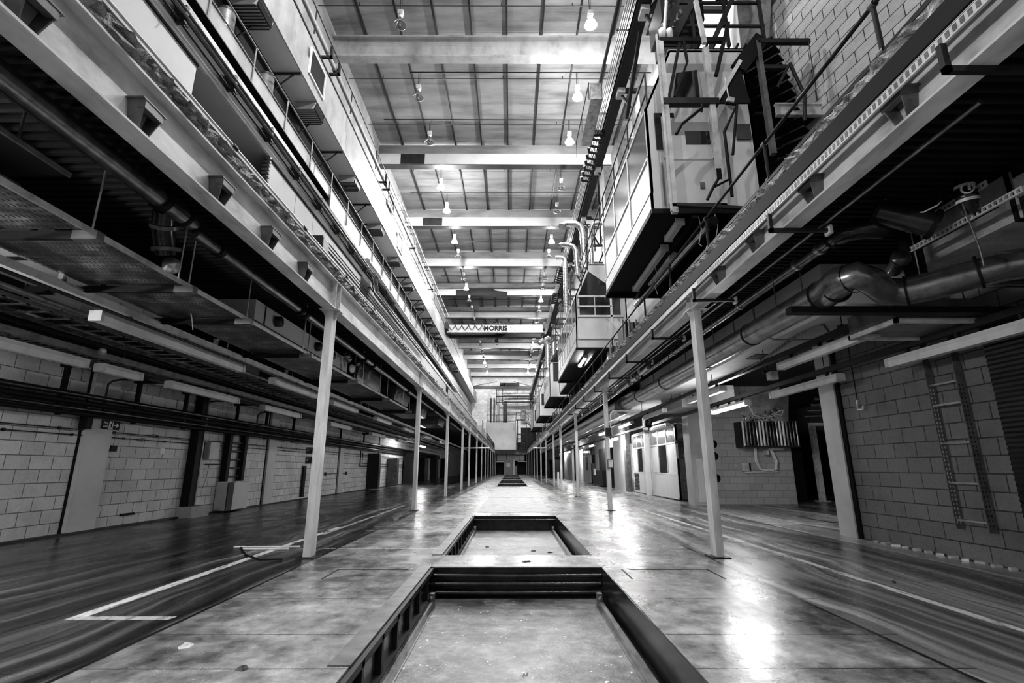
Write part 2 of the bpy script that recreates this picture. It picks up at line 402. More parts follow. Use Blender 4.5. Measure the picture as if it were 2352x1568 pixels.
# ------------------------------------------------------------------ floor pits
for i, (a, b_, x0, x1) in enumerate(PITS):
    nm = ['with striped tray at the camera\'s feet', 'behind the first pit and its concrete bridge', 'nearest of the far row of pits', 'second of the far row of pits', 'third of the far row of pits', 'last of the pits before the end wall'][i]
    t = thing('floor_pit', 'sunken steel-lined floor pit, ' + nm, 'floor pit', ((x0+x1)/2, (a+b_)/2, -.4), 'pits down the middle of the hall')
    zt = -.36
    MB().box(x0+.08, x1-.1, a+.05, b_-.12, zt-.02, zt).build('tray', M['tray'], t)
    lw = MB().box(x0, x0+.012, a, b_, -.45, -.005).box(x1-.012, x1, a, b_, -.45, -.005).box(x0, x1, b_-.012, b_, -.45, -.005).box(x0, x1, a, a+.012, -.45, -.005)
    lw.box(x0, x1, a, b_, -.47, -.45)
    lw.build('lining', M['black_gloss'], t)
    MB().box(x0-.0, x1+.0, b_-.05, b_+.02, -.01, .006).build('rim', M['mid_steel'], t)
    if i < 2:
        MB().box(x0-.14, x0+.012, max(a, 3.66 if i == 0 else a), b_, .0, .012).build('edge_plate', M['mid_steel'], t)
        e = MB(); y = a+.4
        while y < b_-.3: e.box(x0+.012, x0+.05, y, y+.06, -.3, -.02); y += .55
        e.box(x0+.012, x0+.05, a, b_, -.06, -.01).box(x0+.01, x0+.07, a, b_, -.31, -.29)
        e.build('side_channel', M['dark_steel'], t)
        for k, xx in enumerate((x0+.1, x1-.12)):
            g = MB().box(xx-.025, xx+.025, a+.05, b_-.5, zt, zt+.07).box(xx-.05, xx+.05, a+.05, b_-.5, zt, zt+.01)
            g.build('guide_rail', M['galv_dark'], t)
            MB().box(xx-.03, xx+.03, b_-.5, b_-.42, zt, zt+.14).lathe((xx, b_-.52, zt+.09), [(0,0),(0,.03),(.03,.03),(.03,0)], 10, (0,-1,0)).build('bracket', M['mid_steel'], t)
        r = MB()
        for k in range(3 if i == 0 else 1):
            r.tube([(x0+.02, b_-.06-.01*k, -.1-.1*k), ((x0+x1)/2, b_-.07, -.105-.1*k+random.uniform(-.01,.01)), (x1-.02, b_-.06, -.1-.1*k)], .028, 8)
        r.build('buffer_tube', M['black_gloss'], t)
    else:
        MB().box(x0, x1, a, a+.8, -.22, -.2).build('step_plate', M['cover'], t)
# steel cover plates between the pits
for (y0, y1, x0, x1, lb) in [(15.2, 22.6, -.98, 1.18, 'pale steel floor cover plate just behind the second pit'), (22.75, 33.9, -.98, 1.18, 'pale steel floor cover plate in front of the far pits')]:
    solo('cover_plate', MB().box(x0, x1, y0, y1, 0, .006), M['cover'], lb, 'floor plate', 'cover plates in the floor', ((x0+x1)/2, (y0+y1)/2, 0))
solo('patch_frame', MB().box(1.5, 2.5, 6.85, 6.87, 0, .004).box(2.48, 2.5, 6.3, 6.87, 0, .004).box(1.4, 1.42, 6.3, 6.87, 0, .004), M['black'], 'thin dark outline of a floor hatch right of the first pit', 'floor hatch', None, (2, 6.8, 0))
solo('patch_frame', MB().box(-2.2, -1.3, 6.85, 6.865, 0, .004).box(-2.2, -2.18, 6.3, 6.87, 0, .004), M['black'], 'thin dark outline of a floor hatch left of the first pit', 'floor hatch', None, (-2, 6.8, 0))
# litter
for k, (x, y, z, s, lb) in enumerate([(-1.72, 3.62, .0, .05, 'dark scrap of cable tie on the floor, left front'), (-2.35, 4.05, 0, .06, 'crumpled leaf of paper on the floor left of the near pit'),
      (-.5, 11.2, -.36, .05, 'dark chip lying in the second pit, left'), (.45, 10.7, -.36, .06, 'dark chip lying in the second pit, centre right'), (.75, 10.5, -.36, .07, 'long splinter lying in the second pit, right'), (-.6, 9.7, -.36, .05, 'small white scrap in the second pit near its left rail'),
      (.1, 4.55, -.36, .04, 'small pale pellet on the tray of the near pit'), (.2, 7.4, 0, .07, 'thin metal strip on the bridge between the pits'), (4.3, 6.1, 0, .04, 'dark crumb on the right aisle floor near the column'), (-.9, 8.9, -.36, .05, 'dark bolt in the second pit by the left rail')]):
    m = MB(); n = 7; ring = [(x+math.cos(2*PI*q/n)*s*random.uniform(.5,1.2), y+math.sin(2*PI*q/n)*s*random.uniform(.5,1.2), z+.001) for q in range(n)]
    top = [(x+(a-x)*.6+.005, y+(b_-y)*.6, z+random.uniform(.008,.022)) for a, b_, c_ in ring]
    m.add(ring+top, [tuple(range(n))[::-1], tuple(range(n,2*n))]+[(q,(q+1)%n,n+(q+1)%n,n+q) for q in range(n)])
    solo('debris', m, M['light_steel' if 'pale' in lb or 'white' in lb or 'paper' in lb else 'dark_steel'], lb, 'debris', 'litter on the floor', (x, y, z))

# ------------------------------------------------------------------ columns and edge beams
def make_column(x, y, lb):
    t = thing('steel_column', lb, 'column', (x, y, 0), 'steel columns along the %s edge of the pit aisle' % ('left' if x < 0 else 'right'))
    MB().box(x-.055, x+.055, y-.1, y+.1, .018, 3.715).build('shaft', M['column'], t)
    MB().box(x-.13, x+.13, y-.16, y+.16, 0, .018).build('base_plate', M['dark_steel'], t)
    c = MB().box(x-.15, x+.15, y-.14, y+.14, 3.715, 3.73)
    for s in (-1, 1): c.prism([(x+s*.055, 3.55), (x+s*.14, 3.715), (x+s*.055, 3.715)][::s], 'Y', y-.006, y+.006)
    c.build('cap_plate', M['steel_paint'], t)
    return t
cl = make_column(XL, CY[0], 'nearest steel column of the left row, tall beside the first floor pit')
cr = make_column(XR, CY[0], 'nearest steel column of the right row, with chipped grey paint')
for i, y in enumerate(CY[1:], 1):
    copy_tree(cl, loc=(XL, y, 0), label='%s steel column of the left row' % od(i))
    copy_tree(cr, loc=(XR, y, 0), label='%s steel column of the right row' % od(i))
def make_beam(x, y0, y1, side, i, brs):
    t = thing('edge_beam', '%s bay of the %s gallery edge I-beam%s' % (od(i), side, ', with bracket shelves on its web' if brs else ''), 'beam', (x, y0, 3.73), 'gallery edge beams on the %s' % side)
    y0 += .004; y1 -= .004
    MB().box(x-.095, x+.095, y0, y1, 3.732, 3.752).build('bottom_flange', M['steel_paint'], t)
    MB().box(x-.007, x+.007, y0, y1, 3.752, 4.19).build('web', M['steel_paint'], t)
    MB().box(x-.095, x+.095, y0, y1, 4.19, 4.21).build('top_flange', M['steel_paint'], t)
    s = 1 if x < 0 else -1
    m = MB()
    for yy in (y0+.1, y1-.1):
        m.box(min(x+s*.007, x+s*.09), max(x+s*.007, x+s*.09), yy-.006, yy+.006, 3.752, 4.19)
    m.build('end_stiffener', M['steel_paint'], t)
    for yb in brs:
        b = MB()
        xi, xo = x+s*.007, x+s*.15
        b.box(min(xi,xo), max(xi,xo), yb-.13, yb+.13, 3.965, 3.977)
        for q in (-1, 1):
            b.add([(xi,yb+q*.1,3.965),(xo,yb+q*.1,3.965),(x+s*.09,yb+q*.05,3.752),(xi,yb+q*.05,3.752),(xi,yb+q*.11,3.965),(xo,yb+q*.11,3.965),(x+s*.09,yb+q*.06,3.752),(xi,yb+q*.06,3.752)],
                  [(0,1,2,3),(7,6,5,4),(0,4,5,1),(1,5,6,2),(2,6,7,3)])
        b.box(min(x+s*.09, xo-s*.005), max(x+s*.09, xo-s*.005), yb-.1, yb+.1, 3.9, 3.965)
        b.build('bracket', M['mid_steel'], t)
YB = [-3.] + CY
for i in range(len(CY)):
    make_beam(XL, YB[i], YB[i+1], 'left', i, [2.39, 3.34, 4.4, 5.43, 6.47] if i == 0 else [])
    make_beam(XR, YB[i], YB[i+1], 'right', i, [2.05, 3.2, 4.35, 5.5, 6.6] if i == 0 else [])
# end portal
t = thing('end_beam', 'pale cross beam closing the aisle at the far end', 'beam', (0, 97, 3.73))
MB().box(-2.8, 2.9, 96.9, 97.1, 3.73, 3.76).box(-2.8, 2.9, 96.99, 97.01, 3.76, 4.19).box(-2.8, 2.9, 96.9, 97.1, 4.19, 4.21).build('girder', M['steel_paint'], t)

# ------------------------------------------------------------------ roof beams, purlins, conduits
RY = [10.1, 17.9, 25.7, 33.3, 40.7, 48.3, 56.0, 63.6, 71.2, 78.8, 86.4, 94]
for i, y in enumerate(RY):
    t = thing('roof_beam', 'deep cross beam under the roof, %s from the camera' % od(i), 'roof beam', (-.6, y, 18.3), 'cross beams under the roof')
    if i < 2:
        MB().box(-7.68, 6.48, y-.22, y+.22, 18.3, 18.36).box(-7.68, 6.48, y-.22, y+.22, 19.3, 19.36).box(-7.68, 6.48, y-.02, y+.02, 18.36, 19.3).build('girder', M['white_paint'], t)
    else:
        MB().box(-7.68, 6.48, y-.22, y+.22, 18.25, 18.95).build('casing', M['casing'], t)
        MB().box(-7.68, 6.48, y-.24, y+.24, 18.22, 18.25).build('bottom_plate', M['dark_steel'], t)
        MB().box(-7.68, 6.48, y-.1, y+.1, 18.95, 19.6).build('girder', M['roof'], t)
    if i in (2, 3): MB().box(-6.4, -5.0, y-.23, y-.222, 18.27, 18.93).build('patch', M['dark_steel'], t)
    if i == 5: MB().add([(-5.6,y-.3,18.25),(-.4,y-.3,18.25),(-.4,y-.3,18.6),(-1.6,y-.3,18.75),(-2,y-.3,19.05),(-5.6,y-.3,18.8),(-5.6,y-.23,18.25),(-.4,y-.23,18.25),(-.4,y-.23,18.6),(-1.6,y-.23,18.75),(-2,y-.23,19.05),(-5.6,y-.23,18.8)], [(0,1,2,3,4,5),(11,10,9,8,7,6)]).build('torn_patch', M['dark_steel'], t)
for i in range(9):
    x = -6.35 + i*1.54
    solo('ceiling_bar', MB().box(x-.035, x+.035, 8, 98, 19.62, 19.75), M['dark_steel'], 'thin dark bar running the length of the roof, %s from the left' % od(i).replace('nearest', 'first'), 'ceiling bar', 'lengthwise bars under the roof', (x, 8, 19.62))
LY = [-3.5, .2, 4.0, 7.7, 11.5, 15.3, 19.1, 22.3, 26.6, 29.4, 34.0, 36.6, 41.4, 44.0, 47.4, 50.8, 54.9, 58.2, 62.5, 65.9, 70, 74, 78, 82.5, 86.7]  # first five pairs are unseen additions; their lit lamps brighten the near end
LIT_L = {1, 3, 8, 9, 10, 13, 22, 24}; LIT_R = {1, 3, 5, 6, 7, 10, 14, 17, 19, 23, 24}
for i, y in enumerate(LY):
    x0 = -4.6 if i % 2 == 0 else -6.6
    m = MB().tube([(x0, y, 18.75), (6.4, y, 18.75)], .03, 6)
    m.tube([(-7.6, y+.55, 18.9), (5.9, y+.55, 18.9)], .016, 6)
    for q in range(5): m.box(-6+q*2.8, -5.97+q*2.8, y+.53, y+.57, 18.9, 19.05)
    solo('lamp_conduit', m, M['dark_steel'], 'conduit pipe carrying the %s pair of roof lamps' % od(i), 'conduit', 'lamp conduits across the roof', (0, y, 18.75))
def make_lamp(x, y, on, lb, grp):
    t = thing('high_bay_lamp', lb, 'lamp', (x, y, 17.7), grp)
    MB().tube([(x-.03, y, 18.75), (x-.03, y, 18.0)], .012, 6).tube([(x+.04, y, 18.75), (x+.03, y, 18.0)], .006, 5).build('hanger', M['dark_steel'], t)
    MB().box(x-.1, x+.1, y-.1, y+.1, 17.84, 18.02).lathe((x, y, 17.72), [(0,.06),(.05,.09),(.12,.09),(.13,0)], 12).build('ballast', M['light_steel'], t)
    MB().lathe((x, y, 17.7), [(0.02,.07),(-.08,.12),(-.2,.2),(-.3,.235)], 20).build('reflector', M['glow_glass' if on else 'lamp_glass'], t)
    MB().lathe((x, y, 17.4), [(.012,.225),(.012,.25),(-.012,.25),(-.012,.225),(.012,.225)], 20).build('rim', M['mid_steel'], t)
    MB().lathe((x, y, 17.48), [(-.1,0),(-.09,.05),(-.03,.085),(.06,.08),(.14,.04),(.2,.03)], 12).build('bulb', M['bulb_on' if on else 'glass_mid'], t)
    return t
protos = {}
def lamp(x, y, on, i, side):
    lb = '%s high-bay lamp of the %s roof row, %s' % (od(i), side, 'glowing' if on else 'switched off')
    if on not in protos: protos[on] = make_lamp(x, y, on, lb, 'high-bay roof lamps')
    else: copy_tree(protos[on], loc=(x, y, 17.7), label=lb)
    if on:
        l = bpy.data.lights.new('bulb_light', 'POINT'); l.energy = LAMP_W; l.shadow_soft_size = .12
        o = bpy.data.objects.new('bulb_light', l); COL.objects.link(o); o.location = (x, y, 17.3)
LAMP_W = 1500; WORLD_W = .34; EXPO = 0.5
for i, y in enumerate(LY):
    lamp(-4.18, y, i in LIT_L, i, 'left'); lamp(3.0, y, i in LIT_R, i, 'right')

# ------------------------------------------------------------------ upper left gallery
solo('slab_pipe', MB().tube([(-2.85, -2, 4.45), (-2.85, 97, 4.45)], .018, 8), M['light_steel'], 'thin pipe running along the edge of the left upper floor', 'pipe', None, (-2.85, 0, 4.45))
m = MB()
for k in range(54):
    y = .9 + 1.8*k; m.tube([(-2.85, y-.04, 4.45), (-2.85, y+.04, 4.45)], .03, 8)
solo('pipe_clamp', m, M['dark_steel'], 'dark joint clamps along the left slab edge pipe', 'clamp', None, (-2.85, 0, 4.45))['kind'] = 'stuff'
def partition(y0, y1, x, lb, seams, z1=6.22):
    t = thing('wall_partition', lb, 'partition', (x, y0, 4.42), 'pale partition walls on the left gallery')
    ys = [y0] + seams + [y1]
    for a, b_ in zip(ys[:-1], ys[1:]):
        MB().box(x-.05, x, a+.008, b_-.008, 4.43, z1-.02).build('panel', M['panel'], t)
    MB().box(x-.07, x+.02, y0, y1, z1-.015, z1+.015).build('head_track', M['dark_steel'], t)
    return t
partition(-3, 5.32, -4.0, 'pale partition at the upper left corner, ending at the open bay', [2.2, 3.9])
partition(7.26, 12.5, -4.0, 'pale partition with dark toothed edge after the open bay, left gallery', [8.35, 9.2, 10.4, 11.5])
partition(13.4, 30.5, -4.0, 'long pale partition behind the second left column, upper floor', [15.5, 18, 20.5, 23, 26])
partition(32, 41, -4.0, 'short pale partition on the left gallery before the far gap', [35, 38])
partition(42, 60, -4.0, 'distant pale partition on the left gallery', [48, 54])
m = MB()
for k in range(9): m.box(-4.06, -3.94, 7.2, 7.25, 5.6+.07*k, 5.635+.07*k)
solo('hinge_strip', m, M['mid_steel'], 'toothed metal strip on the edge of the pale partition', 'metal strip', None, (-4, 7.2, 5.6))
# open bay between the partitions: soffit, back wall, posts
solo('bay_soffit', MB().box(-6.4, -4.0, 5.36, 13.4, 6.25, 6.3), M['panel'], 'grey soffit panel over the open bay of the left gallery', 'soffit')
solo('bay_wall', MB().box(-6.4, -6.3, 5.36, 7.9, 4.42, 6.25).box(-6.4, -4.05, 7.86, 7.92, 4.42, 6.25), M['dark_steel'], 'dark back wall of the open bay on the left gallery', 'wall panel')
solo('hanging_wire', MB().tube([(-4.4, 6.0, 6.25), (-4.4, 6.0, 4.6)], .008, 5).tube([(-4.4, 6.14, 6.25), (-4.4, 6.14, 4.6)], .008, 5), M['dark_steel'], 'pair of thin drop wires in the open bay of the left gallery', 'wire')
# light channel, black trough, tracks above the partitions
solo('head_channel', MB().box(-4.02, -3.98, -2, 60, 6.24, 6.37), M['steel_paint'], 'pale steel channel along the top of the left partitions', 'channel', None, (-4, 0, 6.3))
solo('cable_trough', MB().box(-4.3, -4.0, -2, 11.6, 6.38, 6.42).box(-4.02, -4.0, -2, 11.6, 6.42, 6.66).box(-4.3, -4.28, -2, 11.6, 6.42, 6.66), M['black'], 'black cable trough above the left partitions', 'cable trough', None, (-4.1, 0, 6.4))
solo('track_rail', MB().box(-3.98, -3.94, -2, 16, 6.68, 6.74).box(-4.02, -3.94, -2, 16, 6.66, 6.68), M['mid_steel'], 'light-edged track rail above the black trough on the left', 'rail', None, (-4, 0, 6.7))
t = thing('guide_beam', 'dark guide beam with open box end under the left walkway', 'beam', (-4.15, -2, 6.8))
MB().box(-4.3, -4.0, -2, 9.9, 6.8, 6.82).box(-4.3, -4.0, -2, 9.9, 7.0, 7.02).box(-4.16, -4.14, -2, 9.9, 6.82, 7.0).build('beam_section', M['dark_steel'], t)
MB().box(-4.3, -3.98, 9.9, 9.93, 6.72, 7.1).build('end_plate', M['mid_steel'], t)
MB().box(-4.25, -4.05, 10.0, 30, 6.74, 6.78).box(-4.25, -4.23, 10, 30, 6.78, 6.95).build('rear_section', M['dark_steel'], t)
for q, (dx, dz, r, v) in enumerate([(0, 0, .022, 'light_steel'), (.05, -.06, .02, 'mid_steel'), (-.03, -.12, .016, 'dark_steel'), (.08, -.02, .014, 'mid_steel')]):
    solo('service_pipe', MB().tube([(-3.9+dx, -2, 6.5+dz), (-3.9+dx, 13.2, 6.5+dz), (-3.9+dx, 13.6, 6.2+dz), (-3.9+dx, 22, 6.2+dz)], r, 8), M[v], '%s of the thin service pipes above the left partitions' % ['uppermost', 'second', 'third', 'innermost'][q], 'pipe', 'service pipes above the left partitions', (-3.9, 0, 6.5))
m = MB()
for k in range(14):
    y = 1.5+k*1.1; m.box(-4.0, -3.86, y, y+.05, 6.36, 6.6).tube([(-3.88, y+.02, 6.36), (-3.84, y+.03, 6.3), (-3.84, y+.06, 6.34)], .008, 5)
solo('pipe_bracket', m, M['dark_steel'], 'row of small brackets holding the service pipes on the left', 'bracket', None, (-3.9, 1.5, 6.4))['kind'] = 'stuff'
# fan of electric conduits on the far left partition
for q in range(5):
    z = 5.6 + q*.085
    solo('wall_conduit', MB().tube([(-3.93, 9.9, z), (-3.93, 17.5, z), (-3.93, 17.5, 4.6)], .014, 6), M['dark_steel'], '%s dark conduit of the set across the pale left partition' % ['lowest', 'second lowest', 'middle', 'second highest', 'highest'][q], 'conduit', 'conduits across the left partition', (-3.93, 9.9, z))
t = thing('switch_cabinet', 'black switch cabinet on the left partition above the first column', 'cabinet', (-3.9, 9.2, 5.1))
MB().box(-3.99, -3.75, 9.15, 9.5, 5.0, 5.75).build('body', M['black_gloss'], t)
MB().box(-3.75, -3.74, 9.18, 9.47, 5.03, 5.72).build('door', M['mid_steel'], t)
MB().box(-3.74, -3.72, 9.42, 9.45, 5.3, 5.42).build('handle', M['light_steel'], t)

# walkway with white fascia, rail and silver vents
solo('walkway_floor', MB().box(-7.7, -6.5, -2, 62, 10.38, 10.44), M['panel'], 'walkway deck high on the left wall', 'walkway', None, (-7, 0, 10.4))
for k, (a, b_) in enumerate([(-2, 6.2), (6.25, 14.5), (14.55, 24), (24.05, 36), (36.05, 62)]):
    solo('walkway_fascia', MB().box(-6.5, -6.46, a, b_, 10.25, 10.98), M['white_paint'], 'white fascia board of the left walkway, %s length' % od(k), 'fascia board', 'fascia boards of the left walkway', (-6.48, a, 10.25))
for k in range(11):
    y = 12 + 4.3*k
    t = thing('air_grille', 'box-shaped air grille under the left walkway, %s of the lower row' % od(k), 'air grille', (-6.95, y, 10.38), 'air grilles under the left walkway')
    MB().box(-7.3, -6.55, y-.4, y+.4, 10.2, 10.37).build('housing', M['panel'], t)
    m = MB()
    for q in range(6): m.box(-7.25, -6.6, y-.36+q*.13, y-.31+q*.13, 10.17, 10.2)
    m.build('louvre', M['dark_steel'], t)
def rail(name, x, zs, y0, y1, step, lb, z0, r=.02, mt='light_steel', cat='handrail'):
    t = thing(name, lb, cat, (x, y0, z0))
    for z in zs: MB().tube([(x, y0, z), (x, y1, z)], r, 8).build('rail', M[mt], t)
    y = y0
    n = 0
    while y <= y1 and n < 60:
        MB().tube([(x, y, z0), (x, y, max(zs))], r*1.05, 6).build('post', M[mt], t); y += step; n += 1
    return t
rail('handrail', -6.44, [11.55, 11.0], 1.2, 46, 1.85, 'handrail along the walkway high on the left wall', 10.44, .022, 'mid_steel')
for k, (y, z, lb) in enumerate([(9.6, 10.62, 'nearest upright silver vent cylinder behind the left walkway rail'), (11.6, 10.62, 'second upright silver vent cylinder behind the left walkway rail'), (7.6, 10.6, 'dark drum partly cut by the top edge, left walkway')]):
    t = thing('vent_cylinder', lb, 'vent', (-6.75, y, z), 'vents on the left walkway')
    mm = M['galv'] if k < 2 else M['galv_dark']
    MB().lathe((-6.75, y, z-.1), [(0,0),(0,.2),(1.15,.2),(1.15,0)], 24).build('drum', mm, t)
    MB().lathe((-6.75, y, z+.42), [(0,.205),(.02,.212),(.04,.205)], 24).build('seam_band', M['dark_steel'], t)
    MB().lathe((-6.75, y, z+1.05), [(0,.1),(.12,.16),(.14,.0)], 20).build('cap', M['dark_steel'], t)
    MB().tube([(-6.6, y+.25, z+.1), (-6.5, y+.32, z+.15), (-6.48, y+.34, z+.45), (-6.6, y+.3, z+.5)], .035, 8).build('elbow_pipe', M['rubber'], t)
# upper wall panels behind walkway
for k in range(8):
    y = 2+5.5*k
    solo('wall_board', MB().box(-7.69, -7.62, y+.1, y+5.2, 10.5, 12.6), M['mid_steel' if k % 2 else 'concrete'], 'pale wall board behind the left walkway, %s along' % od(k), 'wall board', 'boards behind the left walkway', (-7.65, y, 10.5))
# runway ledge: soffit, fascia, grilles and brackets
solo('runway_soffit', MB().box(-7.7, -6.7, -2, 97, 13.51, 13.6), M['panel'], 'grey soffit of the crane runway ledge on the left', 'soffit', None, (-7.2, 0, 13.5))
for k, (a, b_) in enumerate([(-2, 8.8), (8.83, 17.6), (17.63, 25.4), (25.43, 33), (33.03, 48), (48.03, 70), (70.03, 97)]):
    t = thing('runway_fascia', 'white fascia of the crane runway ledge, %s length' % od(k), 'fascia', (-6.7, a, 13.5), 'fascias of the left crane runway')
    MB().box(-6.72, -6.68, a, b_, 13.48, 14.38).build('lower_board', M['white_paint'], t)
    MB().box(-6.78, -6.74, a, b_, 14.4, 15.25).build('upper_board', M['white_paint'], t)
    MB().box(-6.8, -6.72, a, b_, 15.27, 15.35).build('crane_rail', M['dark_steel'], t)
GY = [7.2, 11.1, 15.1, 19.6, 24, 28.2, 32.5, 37, 41.5, 46, 51, 57, 63]
for k, y in enumerate(GY):
    t = thing('ceiling_grille', 'louvred air grille under the left runway ledge, %s along' % od(k), 'air grille', (-7.1, y, 13.5), 'air grilles under the runway ledge')
    MB().prism([(-7.45, 13.5), (-6.72, 13.5), (-6.8, 13.2), (-7.4, 13.2)], 'Y', y-.42, y+.42).build('housing', M['white_paint'], t)
    m = MB()
    for q in range(8):
        yy = y-.38+q*.105
        m.box(-7.4, -6.78, yy, yy+.03, 13.175, 13.2)
        m.box(-6.79+.005*q, -6.74+.002*q, y-.38, y+.38, 13.22+.033*q, 13.235+.033*q)
    m.build('louvre', M['dark_steel'], t)
for k in range(24):
    y = 5.2 + k*2.05 + (0 if k < 10 else k*.3)
    m = MB().bar((-6.72, y, 13.46), (-7.68, y, 13.46), .06, .06).bar((-6.95, y, 13.43), (-7.66, y, 12.75), .04, .04)
    solo('angle_bracket', m, M['dark_steel'], 'dark triangular support under the runway ledge, %s along' % od(k), 'bracket', 'brackets under the runway ledge', (-7.2, y, 13.46))
for k, (y0, y1, r) in enumerate([(8, 15.8, .085), (15.9, 23.5, .085), (23.6, 40, .07)]):
    t = thing('runway_pipe', 'light pipe along the crane runway, %s length' % od(k), 'pipe', (-6.6, y0, 15.6), 'pipe along the left crane runway')
    MB().tube([(-6.62, y0, 15.75), (-6.62, y1, 15.75)], r, 12).build('pipe_run', M['white_paint'], t)
    MB().tube([(-6.62, y1-.12, 15.75), (-6.62, y1+.02, 15.75)], r*1.25, 12).build('coupling', M['dark_steel'], t)
m = MB()
for y in (14.9, 15.7, 23.0, 23.7, 31, 39): m.box(-6.85, -6.4, y-.05, y+.05, 15.5, 15.58).box(-6.5, -6.42, y-.05, y+.05, 15.5, 16.0)
solo('pipe_clip', m, M['dark_steel'], 'dark clips holding the runway pipe to the ledge', 'clip', None, (-6.6, 15, 15.5))['kind'] = 'stuff'
rail('guard_rail', -6.6, [16.35], 2, 60, 3.9, 'thin guard rail along the top of the left crane runway', 15.35, .022, 'dark_steel')
for k, (y, z) in enumerate([(14.4, 14.35), (27.6, 14.3), (25, 15.6)]):
    t = thing('wall_hatch', ['dark framed opening in the white runway fascia above the walkway', 'framed dark window low in the runway fascia, farther along', 'tall dark window above the runway near the roof'][k], 'opening', (-6.66, y, z), 'openings in the left fascia')
    MB().box(-6.67, -6.66, y-.6, y+.6, z-.45, z+.45).build('opening', M['black'], t)
    MB().box(-6.68, -6.62, y-.66, y+.66, z-.52, z-.45).box(-6.68, -6.62, y-.66, y+.66, z+.45, z+.52).box(-6.68, -6.62, y-.66, y-.6, z-.45, z+.45).box(-6.68, -6.62, y+.6, y+.66, z-.45, z+.45).build('frame', M['light_steel'], t)
t = thing('runway_ladder', 'light ladder frame lying along the top of the left runway', 'ladder', (-6.3, 26, 15.6))
for dx in (0, .35): MB().tube([(-6.45+dx, 25, 15.6), (-6.45+dx, 47, 15.6)], .03, 8).build('side_rail', M['light_steel'], t)
for q in range(14): MB().tube([(-6.45, 26+q*1.5, 15.6), (-6.1, 26+q*1.5, 15.6)], .022, 6).build('rung', M['dark_steel'], t)
# far-left stacked boxes seen beyond the walkway
for k, (x0, x1, y0, y1, z0, z1, lb) in enumerate([(-4.9, -3.6, 62, 70, 4.43, 6.3, 'pale box room on the far left gallery beyond the partitions'), (-4.9, -3.6, 74, 84, 4.43, 6.0, 'low pale box room near the far end of the left gallery')]):
    t = thing('box_room', lb, 'room', ((x0+x1)/2, (y0+y1)/2, z0), 'box rooms on the far left gallery')
    MB().box(x0, x1, y0, y1, z0, z1).build('shell', M['panel'], t)
    MB().box(x1, x1+.02, y0+1, y0+4, z0+1.4, z0+2.6).build('window_pane', M['glass_dark'], t)
rail('handrail', -2.95, [5.4, 4.95], 62, 96, 2.2, 'handrail on the far end of the left gallery', 4.43, .035, 'dark_steel')
# long slanting pipe from the gallery
solo('sloping_pipe', MB().tube([(-3.9, 13.3, 6.7), (-3.5, 22, 6.1), (-3.2, 40, 5.6)], .05, 10).tube([(-3.94, 12.7, 6.73), (-3.88, 13.8, 6.68)], .085, 10), M['galv'], 'shiny pipe with fat collar running down the left gallery', 'pipe')

solo('soffit_strip', MB().box(-7.69, -7.6, -2, 60, 12.75, 13.5), M['black'], 'black strip on the wall below the left runway soffit', 'board', None, (-7.65, 0, 13))  # plain black strip along the wall under the ledge
# ------------------------------------------------------------------ under the left gallery
def batten(x, y0, y1, z, on, lb, grp, name='strip_light'):
    t = thing(name, lb, 'light fixture', (x, (y0+y1)/2, z), grp)
    MB().prism([(x-.05, z+.13), (x+.05, z+.13), (x+.055, z+.07), (x-.055, z+.07)], 'Y', y0, y1).build('body', M['fixture'], t)
    if on:
        MB().tube([(x, y0+.04, z+.03), (x, y1-.04, z+.03)], .036, 10).build('tube', M['tube_on'], t)
    else:
        MB().prism([(x-.075, z+.07), (x+.075, z+.07), (x+.05, z-.01), (x-.05, z-.01)], 'Y', y0+.03, y1-.03).build('diffuser', M['fixture'], t)
    MB().box(x-.08, x+.08, y0-.02, y0+.03, z-.01, z+.12).box(x-.08, x+.08, y1-.03, y1+.02, z-.01, z+.12).build('end_cap', M['light_steel'], t)
    m = MB()
    for q in range(3):
        yy = y0 + (y1-y0)*(.15+.35*q); m.box(x-.03, x+.03, yy-.02, yy+.02, z+.13, z+.2)
    m.build('clip', M['dark_steel'], t)
    return t
sp = lambda x, z, r=.1: (x, z, r)
t = thing('main_pipe', 'thick glossy sprinkler pipe under the left gallery soffit with an elbow and tee', 'pipe', (-3.56, 5, 3.9))
MB().tube([(-3.56, -2, 3.9), (-3.56, 5.05, 3.9)], .1, 18).lathe((-3.56, 5.05, 3.9), [(0,.1),(.05,.09),(.09,.06),(.1,0)], 16, (0,1,0)).build('pipe_run', M['galv_dark'], t)
MB().tube([(-3.56, 4.55, 3.9), (-3.56, 4.62, 3.9)], .125, 16).tube([(-3.56, 4.92, 3.9), (-3.56, 4.96, 3.9)], .115, 16).build('flange', M['black'], t)
MB().tube([(-3.66, 4.78, 3.88), (-3.74, 4.92, 3.72), (-3.75, 5.05, 3.5)], [.1, .11, .1], 16).build('tee_branch', M['black_gloss'], t)
MB().lathe((-3.72, 4.9, 3.76), [(-.02,.135),(.02,.135)], 16, (.2,-.5,.8)).lathe((-3.75, 5.03, 3.55), [(-.02,.14),(.02,.14)], 16, (0,-.3,.9)).build('tee_flange', M['mid_steel'], t)
MB().lathe((-3.75, 5.16, 3.42), [(0,0),(0,.09),(.03,.09),(.03,0)], 20, (.3,-.9,-.3)).build('end_disc', M['galv'], t)
MB().tube([(-3.56, 5.15, 3.82), (-3.56, 8.2, 3.84), (-3.56, 12, 3.84), (-3.56, 40, 3.84)], .07, 14).build('pipe_run', M['galv_dark'], t)
m = MB()
for y in (5.6, 8.0, 8.2, 11.8, 12.6, 17, 23, 29): m.tube([(-3.56, y, 3.84), (-3.56, y+.08, 3.84)], .1, 14)
m.build('collar', M['black'], t)
